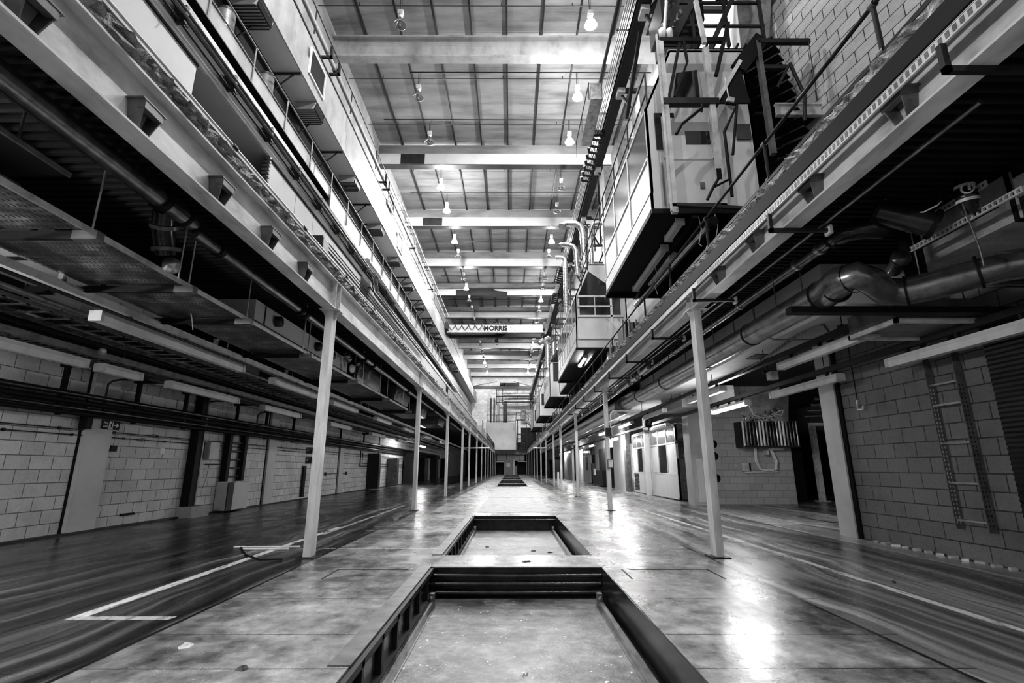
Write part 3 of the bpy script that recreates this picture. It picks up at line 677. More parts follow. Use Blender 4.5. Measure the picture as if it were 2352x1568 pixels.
# perforated trays with channel supports
SY = [1.6, 2.9, 4.2, 5.62, 6.97, 9.25, 12.15, 15.5, 19]
for k in range(len(SY)-1):
    if k == 0: continue
    a, b_ = SY[k], SY[k+1]
    t = thing('cable_tray', 'wide perforated cable tray under the left gallery, %s length from the camera' % od(k-1), 'cable tray', (-4.4, a, 3.36), 'perforated cable trays on the left')
    x0 = -5.05 if k < 4 else -4.9
    MB().box(x0, -3.92, a+.02, b_-.02, 3.36, 3.366).build('tray_bed', M['perforated'], t)
    MB().box(-3.925, -3.91, a, b_, 3.36, 3.42).box(x0-.01, x0, a, b_, 3.36, 3.42).build('side_lip', M['light_steel'], t)
for k, y in enumerate(SY):
    t = thing('support_channel', 'steel channel across under the perforated trays, %s from the camera' % od(k), 'support channel', (-5.5, y, 3.3), 'tray support channels')
    MB().box(-7.9, -3.78, y-.02, y+.02, 3.27, 3.35).box(-7.9, -3.78, y+.02, y+.06, 3.33, 3.35).build('channel', M['black'], t)
    MB().prism([(y-.025, 3.268), (y+.065, 3.268), (y+.065, 3.352), (y-.025, 3.352)], 'X', -4.0, -3.77).build('end_cap', M['galv_dark'], t)
    for xx in (-3.86, -5.4, -7.2): MB().tube([(xx, y+.02, 3.35), (xx, y+.02, 4.14)], .009, 6).build('drop_rod', M['light_steel'], t)
t = thing('cable_tray', 'short flat tray hanging at the far left under the deck', 'cable tray', (-3.9, 3.2, 3.62))
MB().box(-4.35, -3.7, 2.4, 3.72, 3.62, 3.63).build('tray_bed', M['dark_steel'], t)
MB().box(-3.7, -3.68, 2.4, 3.72, 3.6, 3.64).build('side_lip', M['mid_steel'], t)
for y in (3.0, 3.4): MB().tube([(-3.85, y, 3.63), (-3.85, y, 4.14)], .011, 6).build('drop_rod', M['mid_steel'], t)
solo('branch_pipe', MB().tube([(-3.98, 0, 3.42), (-3.98, 3.6, 3.42)], .05, 12), M['mid_steel'], 'dull pipe stub on the left edge above the perforated tray', 'pipe')
t = thing('air_duct', 'rectangular air duct with dark straps behind the left cable tray', 'air duct', (-5.8, 5, 3.5))
MB().box(-6.1, -5.35, -2, 7.4, 3.5, 3.95).build('duct_body', M['panel'], t)
for k in range(8): MB().box(-6.12, -5.33, -1.2+k*1.05, -1.14+k*1.05, 3.48, 3.97).build('strap', M['black'], t)
t = thing('air_duct', 'pale flat duct sloping away behind the strip lights on the left', 'air duct', (-6.9, 10, 3.4))
MB().add([(-6.5,7.2,3.4),(-7.3,7.2,3.4),(-7.6,13.5,3.42),(-6.9,13.5,3.42),(-6.5,7.2,3.8),(-7.3,7.2,3.8),(-7.6,13.5,3.82),(-6.9,13.5,3.82)],[(0,1,2,3),(7,6,5,4),(0,3,7,4),(1,5,6,2),(0,4,5,1),(3,2,6,7)]).build('duct_body', M['plaster'], t)
MB().box(-7.65, -6.45, 9.9, 9.95, 3.38, 3.84).build('strap', M['dark_steel'], t)
t = thing('air_duct', 'pale square duct with round spigots beside the first left column', 'air duct', (-4.2, 8, 3.5))
MB().box(-4.75, -3.97, 7.4, 11.9, 3.48, 3.8).build('duct_body', M['panel'], t)
for y in (8.1, 9.9, 10.7):
    MB().lathe((-3.97, y, 3.64), [(0,.09),(.1,.09),(.1,0)], 14, (1,0,0)).build('spigot', M['dark_steel'], t)
    MB().box(-3.968, -3.955, y-.4, y-.38, 3.48, 3.8).build('seam', M['dark_steel'], t)
for k, (y, dx) in enumerate([(12.6, 0), (16.4, .1), (21, 0), (26.5, .1)]):
    t = thing('duct_hood', 'dark duct hood hanging below the left deck, %s beyond the first column' % ['first', 'second', 'third', 'fourth'][k], 'air duct', (-4.3, y, 3.5), 'hoods under the left deck')
    MB().prism([(-5.2, 3.9), (-3.85+dx, 3.9), (-3.95+dx, 3.45), (-5.0, 3.45)], 'Y', y, y+2.2).build('hood', M['galv_dark'], t)
    MB().lathe((-3.9, y+.5, 3.66), [(0,.13),(.14,.13),(.14,0)], 14, (1,0,-.2)).build('spigot', M['mid_steel'], t)
t = thing('valve_set', 'tangle of valves and fittings near the second left column', 'valve', (-3.8, 11.2, 3.7))
m = MB()
for q in range(7): m.lathe((-3.8+random.uniform(-.15,.15), 11.2+q*.13, 3.66+random.uniform(-.12,.12)), [(0,0),(0,.06),(.12,.06),(.12,0)], 10, (random.uniform(-1,1), random.uniform(-1,1), .6))
m.build('valve_bodies', M['galv_dark'], t)
MB().lathe((-3.72, 11.5, 3.5), [(-.01,.0),(-.01,.1),(.01,.1),(.01,0)], 14, (1,-.3,0)).build('hand_wheel', M['light_steel'], t)
for y in (5.25, 8.7, 10.2, 12.4, 14.1, 17.2, 20.5): solo('drop_rod', MB().tube([(-3.72, y, 4.14), (-3.72, y, 3.3)], .009, 6), M['light_steel'], 'thin vertical drop rod under the left deck, %s from the camera' % od([5.25, 8.7, 10.2, 12.4, 14.1, 17.2, 20.5].index(y)), 'rod', 'drop rods under the left deck', (-3.72, y, 3.3))
# lighting trunking, two rows
t = thing('lighting_trunking', 'light steel trunking carrying the inner row of strip lights on the left', 'trunking', (-5.1, 0, 3.15))
MB().box(-5.16, -5.06, -2, 62, 3.21, 3.3).build('channel', M['light_steel'], t)
for y in (1.2, 3.2, 5.35, 8.4, 11.2, 14.0, 17): MB().box(-5.14, -5.08, y-.025, y+.025, 3.3, 3.42).box(-5.15, -5.05, y-.03, y+.03, 3.4, 3.41).build('hanger_clip', M['galv'], t)
for k, (a, b_) in enumerate([(5.9, 9.3), (10.6, 13.0), (14.2, 16.6), (19, 21.4), (24, 26.4), (30, 32.4), (37, 39.4), (.4, 2.8)]):  # last one is unseen, added to brighten the left aisle
    batten(-5.11, a, b_, 3.01, k == 7, 'glowing strip light added out of view on the inner left row, beside the camera' if k == 7 else 'unlit strip light on the inner left row, %s from the camera' % od(k), 'inner left strip lights')
t = thing('lighting_trunking', 'trunking carrying the outer row of strip lights near the left wall', 'trunking', (-6.5, 0, 2.9))
MB().box(-6.54, -6.44, -2, 60, 2.93, 3.02).build('channel', M['mid_steel'], t)
for y in (2.2, 5.0, 8.2, 11.8, 15.8, 20): MB().tube([(-6.49, y, 3.02), (-6.49, y, 4.14)], .008, 6).build('drop_rod', M['dark_steel'], t)
for k, (a, b_) in enumerate([(2.0, 4.6), (5.0, 7.45), (7.75, 8.6), (9.4, 11.8), (13.1, 15.4), (18, 20.4), (23.5, 26), (29, 31.4), (36, 38.4), (-1.6, .8)]):  # first and last are unseen, lit to brighten the left wall
    batten(-6.49, a, b_, 2.73, k in (0, 8, 9), ('glowing strip light on the outer left row, %s' % {0: 'added out of view beside the camera', 8: 'deep in the aisle', 9: 'added out of view behind the camera'}[k]) if k in (0, 8, 9) else 'unlit strip light on the outer left row, %s from the camera' % od(k), 'outer left strip lights')
t = thing('round_fitting', 'small round end fitting between two strip lights on the left', 'fitting', (-6.4, 7.6, 2.95))
MB().lathe((-6.35, 7.58, 3.0), [(0,0),(0,.05),(.02,.055),(.06,.05)], 14, (.6,-.8,0)).build('disc', M['light_steel'], t)
for k, (x, z, w_) in enumerate([(-7.1, 3.05, .16), (-7.75, 3.1, .16), (-6.0, 3.12, .3)]):
    t = thing('ladder_tray', '%s narrow ladder-type cable tray under the left deck' % ['middle', 'outermost', 'innermost'][k], 'cable tray', (x, 0, z), 'ladder trays on the left')
    MB().box(x-w_, x-w_+.015, -2, 40, z, z+.06).box(x+w_-.015, x+w_, -2, 40, z, z+.06).build('side_rail', M['mid_steel'], t)
    m = MB(); y = -1.
    while y < 22: m.box(x-w_, x+w_, y, y+.05, z, z+.012); y += .14 if k < 2 else .3
    m.build('rung', M['galv_dark'], t)['kind'] = 'stuff'
    MB().tube([(x-.04, -2, z+.03), (x-.02, 9, z+.04), (x-.05, 20, z+.03), (x, 40, z+.03)], .03, 6).build('cable', M['black'], t)
for k, (x, z, r, v) in enumerate([(-5.6, 3.2, .035, 'mid_steel'), (-6.15, 3.22, .05, 'mid_steel'), (-6.9, 3.25, .04, 'dark_steel'), (-4.95, 3.12, .02, 'dark_steel'), (-7.4, 3.3, .06, 'dark_steel')]):
    solo('ceiling_pipe', MB().tube([(x, 1.5, z), (x, 60, z)], r, 10), M[v], 'pipe running lengthwise under the left deck, %s from the columns' % ['third', 'fourth', 'fifth', 'second', 'outermost'][k], 'pipe', 'pipes under the left deck', (x, 1.5, z))
for k in range(9):
    x = random.uniform(-7.2, -4.2); y = random.uniform(5, 11); z = 3.3
    p = [(x, y, z+.2), (x+.05, y+.05, z), (x+random.uniform(-.15,.15), y+.1, z-.16)]
    solo('hanging_cable', MB().tube(p, .007, 5), M['cable_white' if k < 3 else 'dark_steel'], 'loose cable end hanging under the left deck, %s of several' % od(k), 'cable', 'loose cables under the left deck', p[1])
# wall services
for k, (z, r, v) in enumerate([(2.62, .055, 'black_gloss'), (2.48, .055, 'black'), (2.36, .04, 'black_gloss'), (2.27, .045, 'black')]):
    solo('wall_pipe', MB().tube([(-8.35, -2, z), (-8.35, 60, z)], r, 12), M[v], '%s of the thick dark pipes along the left wall' % ['top', 'second', 'third', 'bottom'][k], 'pipe', 'thick pipes on the left wall', (-8.35, 0, z))
for k, z in enumerate((1.99, 1.88)):
    t = thing('thin_conduit', '%s of two thin conduits clipped along the left wall' % ['upper', 'lower'][k], 'conduit', (-8.56, 0, z), 'thin conduits on the left wall')
    MB().tube([(-8.56, -2, z), (-8.56, 40, z)], .011, 6).build('tube', M['dark_steel'], t)
    m = MB(); y = 6.9
    while y < 30: m.lathe((-8.56, y+.3*k, z), [(-.02,.028),(.02,.028)], 8, (0,1,0)); y += 1.35
    m.build('saddle', M['dark_steel'], t)
    MB().lathe((-8.56, 12.05-.35*k, z), [(0,.01),(.05,.03),(.1,.045),(.11,0)], 10, (.2,1,0)).build('junction', M['mid_steel'], t)
for k, y in enumerate([6.2, 9.3, 11.2, 12.9, 15.4, 17.3, 19.5, 22, 25, 29]):
    m = MB().box(-8.42, -8.34, y-.035, y+.035, 2.2, 3.15).box(-8.5, -7.9, y-.04, y+.04, 3.1, 3.18)
    solo('pipe_bracket', m, M['black'], 'black bracket post holding the pipes to the left wall, %s from the camera' % od(k), 'bracket', 'pipe brackets on the left wall', (-8.38, y, 2.2))
for k, y in enumerate([10.4, 13.9, 16.8]):
    solo('curved_conduit', MB().tube([(-8.45, y, 2.3), (-8.45, y, 2.95), (-8.4, y+.04, 3.03), (-8.25, y+.06, 3.06), (-7.7, y+.08, 3.06)], .022, 8), M['dark_steel'], 'bent conduit rising from the left wall pipes, %s of three' % ['nearest', 'middle', 'farthest'][k], 'conduit', 'bent conduits on the left wall', (-8.45, y, 2.3))
t = thing('riser_duct', 'black vertical riser with square foot block on the left wall', 'riser', (-8.45, 13.8, 0))
MB().box(-8.58, -8.36, 13.6, 13.86, .28, 4.1).build('riser', M['black'], t)
MB().box(-8.36, -8.34, 13.82, 13.87, .28, 4.1).build('edge_strip', M['mid_steel'], t)
MB().box(-8.59, -8.2, 13.5, 14.3, 0, .28).build('foot_block', M['concrete'], t)
t = thing('wall_ladder', 'black wall ladder tray above the pale cabinet on the left wall', 'ladder', (-8.5, 15.6, .9))
for y in (15.2, 16.1): MB().box(-8.55, -8.38, y, y+.16, .86, 2.62).build('side_rail', M['black'], t)
for q in range(7): MB().box(-8.5, -8.46, 15.3, 16.15, .98+q*.25, 1.02+q*.25).build('rung', M['dark_steel'], t)
t = thing('wall_cabinet', 'pale low cabinet standing against the left wall under the ladder', 'cabinet', (-8.4, 15.8, 0))
MB().box(-8.58, -8.25, 15.15, 16.4, .05, .83).build('body', M['plaster'], t)
MB().box(-8.25, -8.24, 15.5, 16.38, .08, .44).box(-8.25, -8.24, 15.5, 16.38, .46, .8).build('door', M['panel'], t)
MB().box(-8.25, -8.22, 15.15, 15.45, .05, .83).build('side_post', M['dark_steel'], t)
t = thing('fire_exit_sign', 'small dark fire exit sign with running figure and arrow on the left wall', 'sign', (-8.5, 10.75, 2.13))
MB().box(-8.5, -8.49, 10.5, 10.98, 2.04, 2.22).build('sign_plate', M['black'], t)
MB().box(-8.489, -8.487, 10.68, 10.79, 2.05, 2.21).build('pictogram_panel', M['cable_white'], t)
MB().prism([(10.7,2.06),(10.725,2.06),(10.745,2.1),(10.765,2.07),(10.78,2.08),(10.76,2.12),(10.765,2.16),(10.73,2.16),(10.705,2.14),(10.715,2.125),(10.735,2.14),(10.725,2.1)], 'X', -8.487, -8.485).lathe((-8.486, 10.757, 2.182), [(0,0),(0,.014),(.002,.014),(.002,0)], 10, (1,0,0)).build('running_figure', M['black'], t)
MB().prism([(10.81,2.12),(10.89,2.12),(10.87,2.085),(10.895,2.085),(10.95,2.13),(10.895,2.175),(10.87,2.175),(10.89,2.14),(10.81,2.14)], 'X', -8.489, -8.486).build('arrow', M['cable_white'], t)
def text_obj(body, size, loc, rot, mt, parent, ext=.002, align='CENTER', name='lettering', off=0.0):
    cu = bpy.data.curves.new(name, 'FONT'); cu.body = body; cu.size = size; cu.extrude = ext; cu.align_x = align; cu.align_y = 'CENTER'; cu.space_line = .85; cu.offset = off
    tmp = bpy.data.objects.new(name, cu); COL.objects.link(tmp)
    bpy.context.view_layer.update()
    me = bpy.data.meshes.new_from_object(tmp.evaluated_get(bpy.context.evaluated_depsgraph_get()))
    bpy.data.objects.remove(tmp)
    o = bpy.data.objects.new(name, me); COL.objects.link(o); me.materials.clear(); me.materials.append(mt)
    o.parent = parent; p = parent; base = Vector((0,0,0))
    while p is not None: base = base + p.location; p = p.parent
    o.location = Vector(loc) - base; o.rotation_euler = rot
    return o
text_obj('Fire\nexit', .078, (-8.486, 10.59, 2.13), (PI/2, 0, PI/2), M['cable_white'], t)
for (y0, y1, z0, z1, mt, nm, lb, cat) in [(14.25, 14.7, 1.5, 1.95, 'plaster', 'switch_box', 'pale electrical box beside the black riser, left wall', 'electrical box'),
      (12.53, 12.68, 1.58, 1.72, 'cable_white', 'wall_plate', 'bright white blank plate on the left wall', 'wall plate'),
      (10.87, 11.04, 1.59, 1.71, 'black', 'wall_vent', 'tiny dark vent in the left wall below the exit sign', 'vent'),
      (11.6, 12.0, .22, .27, 'black', 'wall_slot', 'dark slot low in the left wall', 'slot'),
      (21.2, 21.45, .1, 1.33, 'black', 'wall_grille', 'tall dark slotted panel on the left wall before the first column', 'panel'),
      (9.98, 10.12, 2.0, 2.28, 'black', 'control_box', 'small black box beside the exit sign on the pale pier', 'electrical box')]:
    solo(nm, MB().box(-8.54, -8.5 if nm not in ('switch_box','control_box') else -8.38, y0, y1, z0, z1) if nm != 'wall_plate' else MB().box(-8.6, -8.58, y0, y1, z0, z1), M[mt], lb, cat, None, (-8.5, y0, z0)).location.x = (-8.5 if nm != 'wall_slot' else -8.56)
t = thing('conduit_frame', 'dark rectangular conduit loop on the far left wall', 'conduit', (-8.5, 35, 1.3))
MB().tube([(-8.5, 29, 2.2), (-8.5, 29, 1.35), (-8.5, 44, 1.35)], .03, 6).tube([(-8.5, 29.4, 2.1), (-8.5, 29.4, 1.5), (-8.5, 44, 1.5)], .02, 6).build('tube', M['black'], t)
solo('wall_rail', MB().box(-8.58, -8.54, 23.8, 26.9, .96, 1.0).box(-8.58, -8.52, 23.8, 23.9, .9, 1.06).box(-8.58, -8.52, 26.8, 26.9, .9, 1.06), M['dark_steel'], 'thin dark bar fixed to the left wall between the first two columns', 'rail', None, (-8.56, 24, .95))
solo('cable_hook', MB().tube([(-8.55, 14.4, 1.35), (-8.5, 14.6, 1.35), (-8.5, 15.1, 1.35)], .015, 6).tube([(-8.5, 14.5, 1.35), (-8.5, 14.46, 1.0), (-8.5, 14.35, .7)], .006, 5), M['dark_steel'], 'small dark cable hook below the electrical box, left wall', 'hook')
for k, z in enumerate((1.36, 1.5)):
    t = thing('signal_box', '%s of two black signal boxes on the first left column' % ['lower', 'upper'][k], 'signal box', (-3.0, 7.6, z), 'signal boxes on the left column')
    MB().box(-3.06, -2.98, 7.64, 7.74, z-.05, z+.05).build('housing', M['black'], t)
    MB().lathe((-3.02, 7.64, z), [(0,0),(0,.03),(.02,.03),(.02,0)], 10, (0,-1,0)).build('lens', M['black_gloss'], t)
for k, (x0, x1, y) in enumerate([(-4.45, -3.4, 8.6), (-4.2, -3.5, 8.4)]):
    solo('floor_conduit', MB().tube([(x0, y, .02), (x1, y+.03, .02)], .015, 6), M['cable_white'], '%s of two white tubes lying on the floor by the first left column' % ['longer', 'shorter'][k], 'tube', 'tubes on the left floor', (x0, y, 0))
solo('floor_cable', MB().tube([(-4.4, 8.7, .012), (-3.9, 7.9, .012), (-3.5, 7.5, .012), (-3.2, 7.55, .012)], .012, 6), M['black'], 'black cable lying on the floor near the first left column', 'cable')
# distant clutter in the dark left aisle
for k, (x, y, w_, h_, v) in enumerate([(-8.2, 31, .5, 2.1, 'dark_steel'), (-8.2, 36, .7, 1.9, 'mid_steel'), (-8.1, 41, .8, 2.4, 'dark_steel'), (-8.1, 47, .9, 2.2, 'black'), (-7.9, 53, 1, 2.5, 'dark_steel'), (-7.8, 60, 1.2, 2.3, 'black')]):
    t = thing('tall_cabinet', 'dark tall cabinet against the far left wall, %s of the row' % od(k), 'cabinet', (x, y, 0), 'cabinets along the far left wall')
    MB().box(x-.35, x+.3, y-w_/2, y+w_/2, .05, h_).build('body', M[v], t)
    MB().box(x+.3, x+.315, y-w_/2+.04, y+w_/2-.04, .1, h_-.05).build('door', M['dark_steel'], t)
# ------------------------------------------------------------------ under the right gallery
t = thing('large_duct', 'fat round spiral duct with an S-bend sweeping to the right edge', 'air duct', (3.74, 9, 3.25))
seg = [(3.7, 16.4, 3.24), (3.7, 5.5, 3.24), (3.66, 5.2, 3.26), (3.72, 5.03, 3.26), (3.9, 5.06, 3.2), (4.12, 5.2, 3.14), (4.28, 5.14, 3.11), (4.42, 4.98, 3.11), (4.6, 4.8, 3.14), (4.85, 4.6, 3.18), (5.3, 4.45, 3.22), (6.4, 4.4, 3.25)]
MB().tube(seg, [.17]*3+[.15]*9, 20).build('duct_body', M['galv_dark'], t)
for y in (5.35, 5.62, 7.4, 9.2, 11.8, 14.2): MB().tube([(3.7, y-.012, 3.24), (3.7, y+.012, 3.24)], .18, 20).build('seam_band', M['black'], t)
for p, d in (((3.72, 5.1, 3.255), (.2,-1,0)), ((4.3, 5.12, 3.11), (1,-.9,0)), ((4.72,4.7,3.16), (1,-1,.1))): MB().lathe(p, [(-.012,.17),(.012,.17)], 20, d).build('seam_band', M['black'], t)
MB().tube([(3.7, 16.2, 3.24), (3.7, 16.4, 3.24)], .24, 18).tube([(3.66, 16.4, 3.2), (3.66, 60, 3.2)], .27, 16).build('rear_duct', M['galv_dark'], t)
for k, y in enumerate((6.3, 8.4, 10.9, 13.5)): solo('duct_hanger', MB().tube([(3.52, y, 3.3), (3.52, y, 4.14)], .008, 6).tube([(3.9, y, 3.3), (3.9, y, 4.14)], .008, 6), M['dark_steel'], 'pair of hanger rods for the round duct, %s from the camera' % od(k), 'hanger', 'hangers of the round duct', (3.7, y, 3.3))
t = thing('main_pipe', 'slimmer pipe above the round duct on the right, with flanged elbow', 'pipe', (3.82, 8, 3.9))
MB().tube([(3.82, 5.35, 3.88), (3.82, 60, 3.88)], .065, 14).build('pipe_run', M['galv_dark'], t)
MB().tube([(3.82, 5.35, 3.88), (3.84, 5.2, 3.86), (3.98, 5.08, 3.84), (4.15, 5.1, 3.84)], .11, 14).tube([(4.0, 4.95, 3.98), (4.45, 4.75, 3.7)], .13, 16).build('elbow', M['black_gloss'], t)
MB().lathe((3.82, 5.42, 3.88), [(-.03,.12),(.03,.12)], 16, (0,1,0)).lathe((4.0, 4.95, 3.98), [(-.02,.17),(.02,.17)], 18, (1,-.4,-.6)).lathe((4.42, 4.76, 3.72), [(-.02,.16),(.02,.16)], 18, (1,-.4,-.6)).build('flange', M['black'], t)
m = MB()
for y in (5.7, 6.2, 7.9, 11.4, 15, 19): m.tube([(3.82, y-.03, 3.88), (3.82, y+.03, 3.88)], .08, 14)
m.build('collar', M['galv'], t)
t = thing('blind_flange', 'round dark blank-ended pipe stub behind the S-bend', 'pipe', (4.35, 5.3, 3.5))
MB().lathe((4.3, 5.1, 3.5), [(0,0),(0,.085),(.03,.1),(.06,.085),(.4,.085)], 18, (.5,1,0)).build('stub', M['black_gloss'], t)
# big flat duct with pale underside
t = thing('flat_duct', 'broad flat duct with pale lower face under the right deck', 'air duct', (5.2, 8, 3.55))
MB().prism([(4.45, 3.62), (4.75, 3.5), (5.6, 3.5), (6.1, 3.75), (6.1, 4.1), (4.45, 4.1)], 'Y', 6.7, 17).build('duct_body', M['plaster'], t)
MB().prism([(4.44, 3.61), (4.74, 3.49), (5.61, 3.49), (6.11, 3.74), (6.11, 4.11), (4.44, 4.11)], 'Y', 8.7, 8.75).build('joint', M['mid_steel'], t)
MB().box(5.0, 5.3, 9.9, 10.4, 3.485, 3.5).build('access_hatch', M['dark_steel'], t)
t = thing('flat_duct', 'dark box duct with bright rim hanging at the right, ahead of the flat duct', 'air duct', (5.4, 6.3, 3.0))
MB().box(4.75, 5.95, 5.9, 6.75, 3.02, 3.3).build('duct_body', M['mid_steel'], t)
MB().box(4.73, 5.97, 5.88, 5.92, 2.98, 3.04).box(4.73, 5.97, 6.73, 6.77, 2.98, 3.04).box(4.73, 4.77, 5.88, 6.77, 2.98, 3.04).build('rim', M['light_steel'], t)
t = thing('flat_duct', 'square white duct box lit by the tube light beyond the second right column', 'air duct', (6, 17, 3.2))
MB().box(5.3, 6.9, 15.4, 17.6, 3.1, 3.7).build('duct_body', M['plaster'], t)
MB().box(5.28, 6.92, 15.38, 15.44, 3.06, 3.74).build('rim', M['fixture'], t)
solo('soffit_board', MB().box(4.3, 6.4, 17.8, 60, 3.85, 3.9), M['plaster'], 'long pale soffit board over the offices on the right', 'soffit')
solo('dark_beam', MB().box(3.3, 6.4, 5.6, 5.72, 3.02, 3.1), M['black'], 'black cross bar above the strip lights at the right edge', 'bar')
for k, (z, r) in enumerate([(3.32, .03), (3.22, .035)]): solo('cross_pipe', MB().tube([(4.9, 5.3-.1*k, z), (6.4, 5.3-.1*k, z)], r, 8), M['galv_dark'], '%s of two horizontal pipes at the right edge below the S-bend duct' % ['upper', 'lower'][k], 'pipe', 'cross pipes at the right edge', (5, 5.3, z))
# slotted channel frame with valve
t = thing('strut_frame', 'slotted steel channel frame holding the valve, upper right', 'frame', (4.6, 4.8, 3.7))
MB().box(4.57, 4.63, 5.3, 5.42, 3.3, 4.14).box(4.7, 4.74, 5.3, 5.36, 3.3, 4.14).build('upright', M['black'], t)
def slotted(x, y0, y1, z, mt='mid_steel'):
    m = MB().box(x-.012, x+.012, y0, y1, z+.018, z+.03).box(x-.012, x+.012, y0, y1, z-.03, z-.018)
    y = y0; 
    while y < y1-.03: m.box(x-.012, x+.012, y, y+.02, z-.02, z+.02); y += .055
    return m
slotted(4.6, 4.3, 5.35, 3.92).build('slotted_rail', M['light_steel'], t)
slotted(4.6, 4.0, 5.38, 3.68).build('slotted_rail', M['light_steel'], t)
MB().box(4.62, 4.66, 4.5, 5.2, 3.9, 3.95).box(4.62, 4.66, 4.3, 5.2, 3.66, 3.71).build('back_rail', M['black'], t)
t = thing('actuated_valve', 'valve with round gauge and banded actuator, upper right', 'valve', (4.5, 4.35, 3.85))
MB().lathe((4.5, 4.42, 4.02), [(0,0),(0,.075),(.12,.08),(.13,.09),(.2,.09),(.21,.08),(.34,.07),(.34,0)], 16, (.1,.1,-1)).build('body', M['black_gloss'], t)
MB().lathe((4.5, 4.42, 3.97), [(0,.083),(.03,.083)], 16, (.1,.1,-1)).lathe((4.51, 4.43, 3.82), [(0,.094),(.03,.094)], 16, (.1,.1,-1)).build('band', M['light_steel'], t)
MB().lathe((4.43, 4.33, 3.88), [(0,.04),(.0,.055),(.03,.055),(.03,.045),(.02,.04)], 18, (-.6,-1,-.2)).tube([(4.40,4.28,3.84),(4.41,4.28,3.91)], .012, 6).build('gauge', M['light_steel'], t)
MB().box(4.3, 4.36, 4.5, 4.58, 3.86, 3.98).box(4.36, 4.42, 4.46, 4.5, 3.88, 3.94).build('solenoid', M['black'], t)
t = thing('junction_box', 'square metal junction box cover right of the valve', 'junction box', (4.75, 4.05, 3.75))
MB().box(4.7, 4.78, 3.95, 4.14, 3.68, 3.86).build('box_body', M['dark_steel'], t)
MB().box(4.69, 4.7, 3.94, 4.15, 3.67, 3.87).build('cover', M['galv'], t)
solo('loop_cable', MB().tube([(4.1, 4.95, 4.14), (4.14, 4.86, 3.98), (4.2, 4.78, 3.86), (4.28, 4.68, 3.82), (4.34, 4.58, 3.84), (4.36, 4.52, 3.88)], .008, 6), M['light_steel'], 'pale cable looping down from the deck to the valve', 'cable')
solo('hanging_cable', MB().tube([(4.45, 4.45, 3.95), (4.46, 4.42, 3.6), (4.5, 4.42, 3.3), (4.52, 4.44, 3.12)], .008, 6), M['mid_steel'], 'thin cable hanging straight down from the valve past the S-bend', 'cable')
for k, (x, y, r) in enumerate([(5.0, 4.3, .09), (5.35, 4.6, .07), (5.7, 4.2, .11)]):
    solo('drop_pipe', MB().tube([(x, y, 4.14), (x, y, 3.6), (x+.1, y-.05, 3.48), (x+.5, y-.1, 3.44)], r, 14), M['black_gloss'], 'dark pipe dropping from the deck at the right edge, %s of three' % ['nearest the valve', 'middle', 'farthest right'][k], 'pipe', 'drop pipes at the right edge', (x, y, 3.4))
t = thing('fan_motor', 'ribbed motor housing at the very top right under the deck', 'motor', (5.0, 3.6, 4.0))
MB().lathe((4.3, 3.5, 4.0), [(0,0),(0,.12),(.1,.13),(.4,.13),(.45,.08),(.6,.08)], 18, (1,.3,-.3)).build('housing', M['galv_dark'], t)
for q in range(3): MB().lathe((4.35+q*.1, 3.52+q*.03, 3.985-q*.03), [(0,.14),(.02,.14)], 18, (1,.3,-.3)).build('rib', M['black'], t)
# trunking and strip lights, two rows
t = thing('lighting_trunking', 'dark trunking with the inner row of strip lights on the right', 'trunking', (4.95, 6, 3.15))
MB().box(4.92, 5.02, 6.4, 60, 3.2, 3.29).build('channel', M['dark_steel'], t)
for y in (7.2, 9.6, 12.2, 15.4, 19, 23): MB().tube([(4.97, y, 3.29), (4.97, y, 4.14)], .008, 6).box(4.92, 5.02, y-.04, y+.04, 3.29, 3.33).build('hanger', M['dark_steel'], t)
for k, (a, b_, on) in enumerate([(6.6, 9.0, 0), (11.6, 13.9, 0), (16.2, 18.6, 0), (20.7, 22.9, 1), (26, 28.2, 1), (33, 35.2, 0), (40, 42.2, 0)]):
    batten(4.97, a, b_, 3.0, on, ('glowing' if on else 'unlit') + ' strip light on the inner right row, %s from the camera' % od(k), 'inner right strip lights')
t = thing('lighting_trunking', 'dark trunking with the outer row of strip lights on the right', 'trunking', (5.75, 5, 2.9))
MB().box(5.7, 5.8, 4.5, 60, 2.93, 3.02).build('channel', M['dark_steel'], t)
for y in (6, 9, 12.5, 17): MB().tube([(5.75, y, 3.02), (5.75, y, 3.48)], .008, 6).build('hanger', M['dark_steel'], t)
for k, (a, b_, on) in enumerate([(5.0, 7.4, 0), (8.6, 10.9, 0), (12.1, 14.2, 1), (18.5, 20.6, 0), (27.5, 29.6, 1), (35, 37, 1), (41, 43, 0), (49, 51, 1), (57.5, 59.5, 1)]):
    batten(5.75, a, b_, 2.73, on, ('glowing' if on else 'unlit') + ' strip light on the outer right row, %s from the camera' % od(k), 'outer right strip lights')
solo('bent_conduit', MB().tube([(4.85, 10.6, 3.2), (4.9, 9.6, 3.28), (4.95, 8.4, 3.46), (4.98, 7.9, 3.5), (5.02, 7.7, 3.48), (5.03, 7.62, 3.35)], .022, 8), M['mid_steel'], 'conduit bending over the inner right trunking', 'conduit')
t = thing('speaker_box', 'small dark speaker hanging on the right trunking beyond the second column', 'speaker', (5.0, 18.9, 2.9))
MB().obox((5.3, 19.4, 2.95), (.22, .2, .4), Matrix.Rotation(.25, 3, 'Y')).build('housing', M['black'], t)
MB().obox((5.3, 19.28, 2.95), (.12, .02, .25), Matrix.Rotation(.25, 3, 'Y')).build('grille', M['mid_steel'], t)
t = thing('corner_light', 'small lamp head under the flat duct on the right', 'lamp', (5.3, 10.6, 3.2))
MB().box(5.45, 5.6, 10.3, 10.5, 3.05, 3.22).build('head', M['light_steel'], t)
MB().box(5.4, 5.65, 10.5, 10.56, 3.2, 3.26).tube([(5.5, 10.5, 3.25), (5.5, 10.5, 3.48)], .012, 6).build('arm', M['dark_steel'], t)
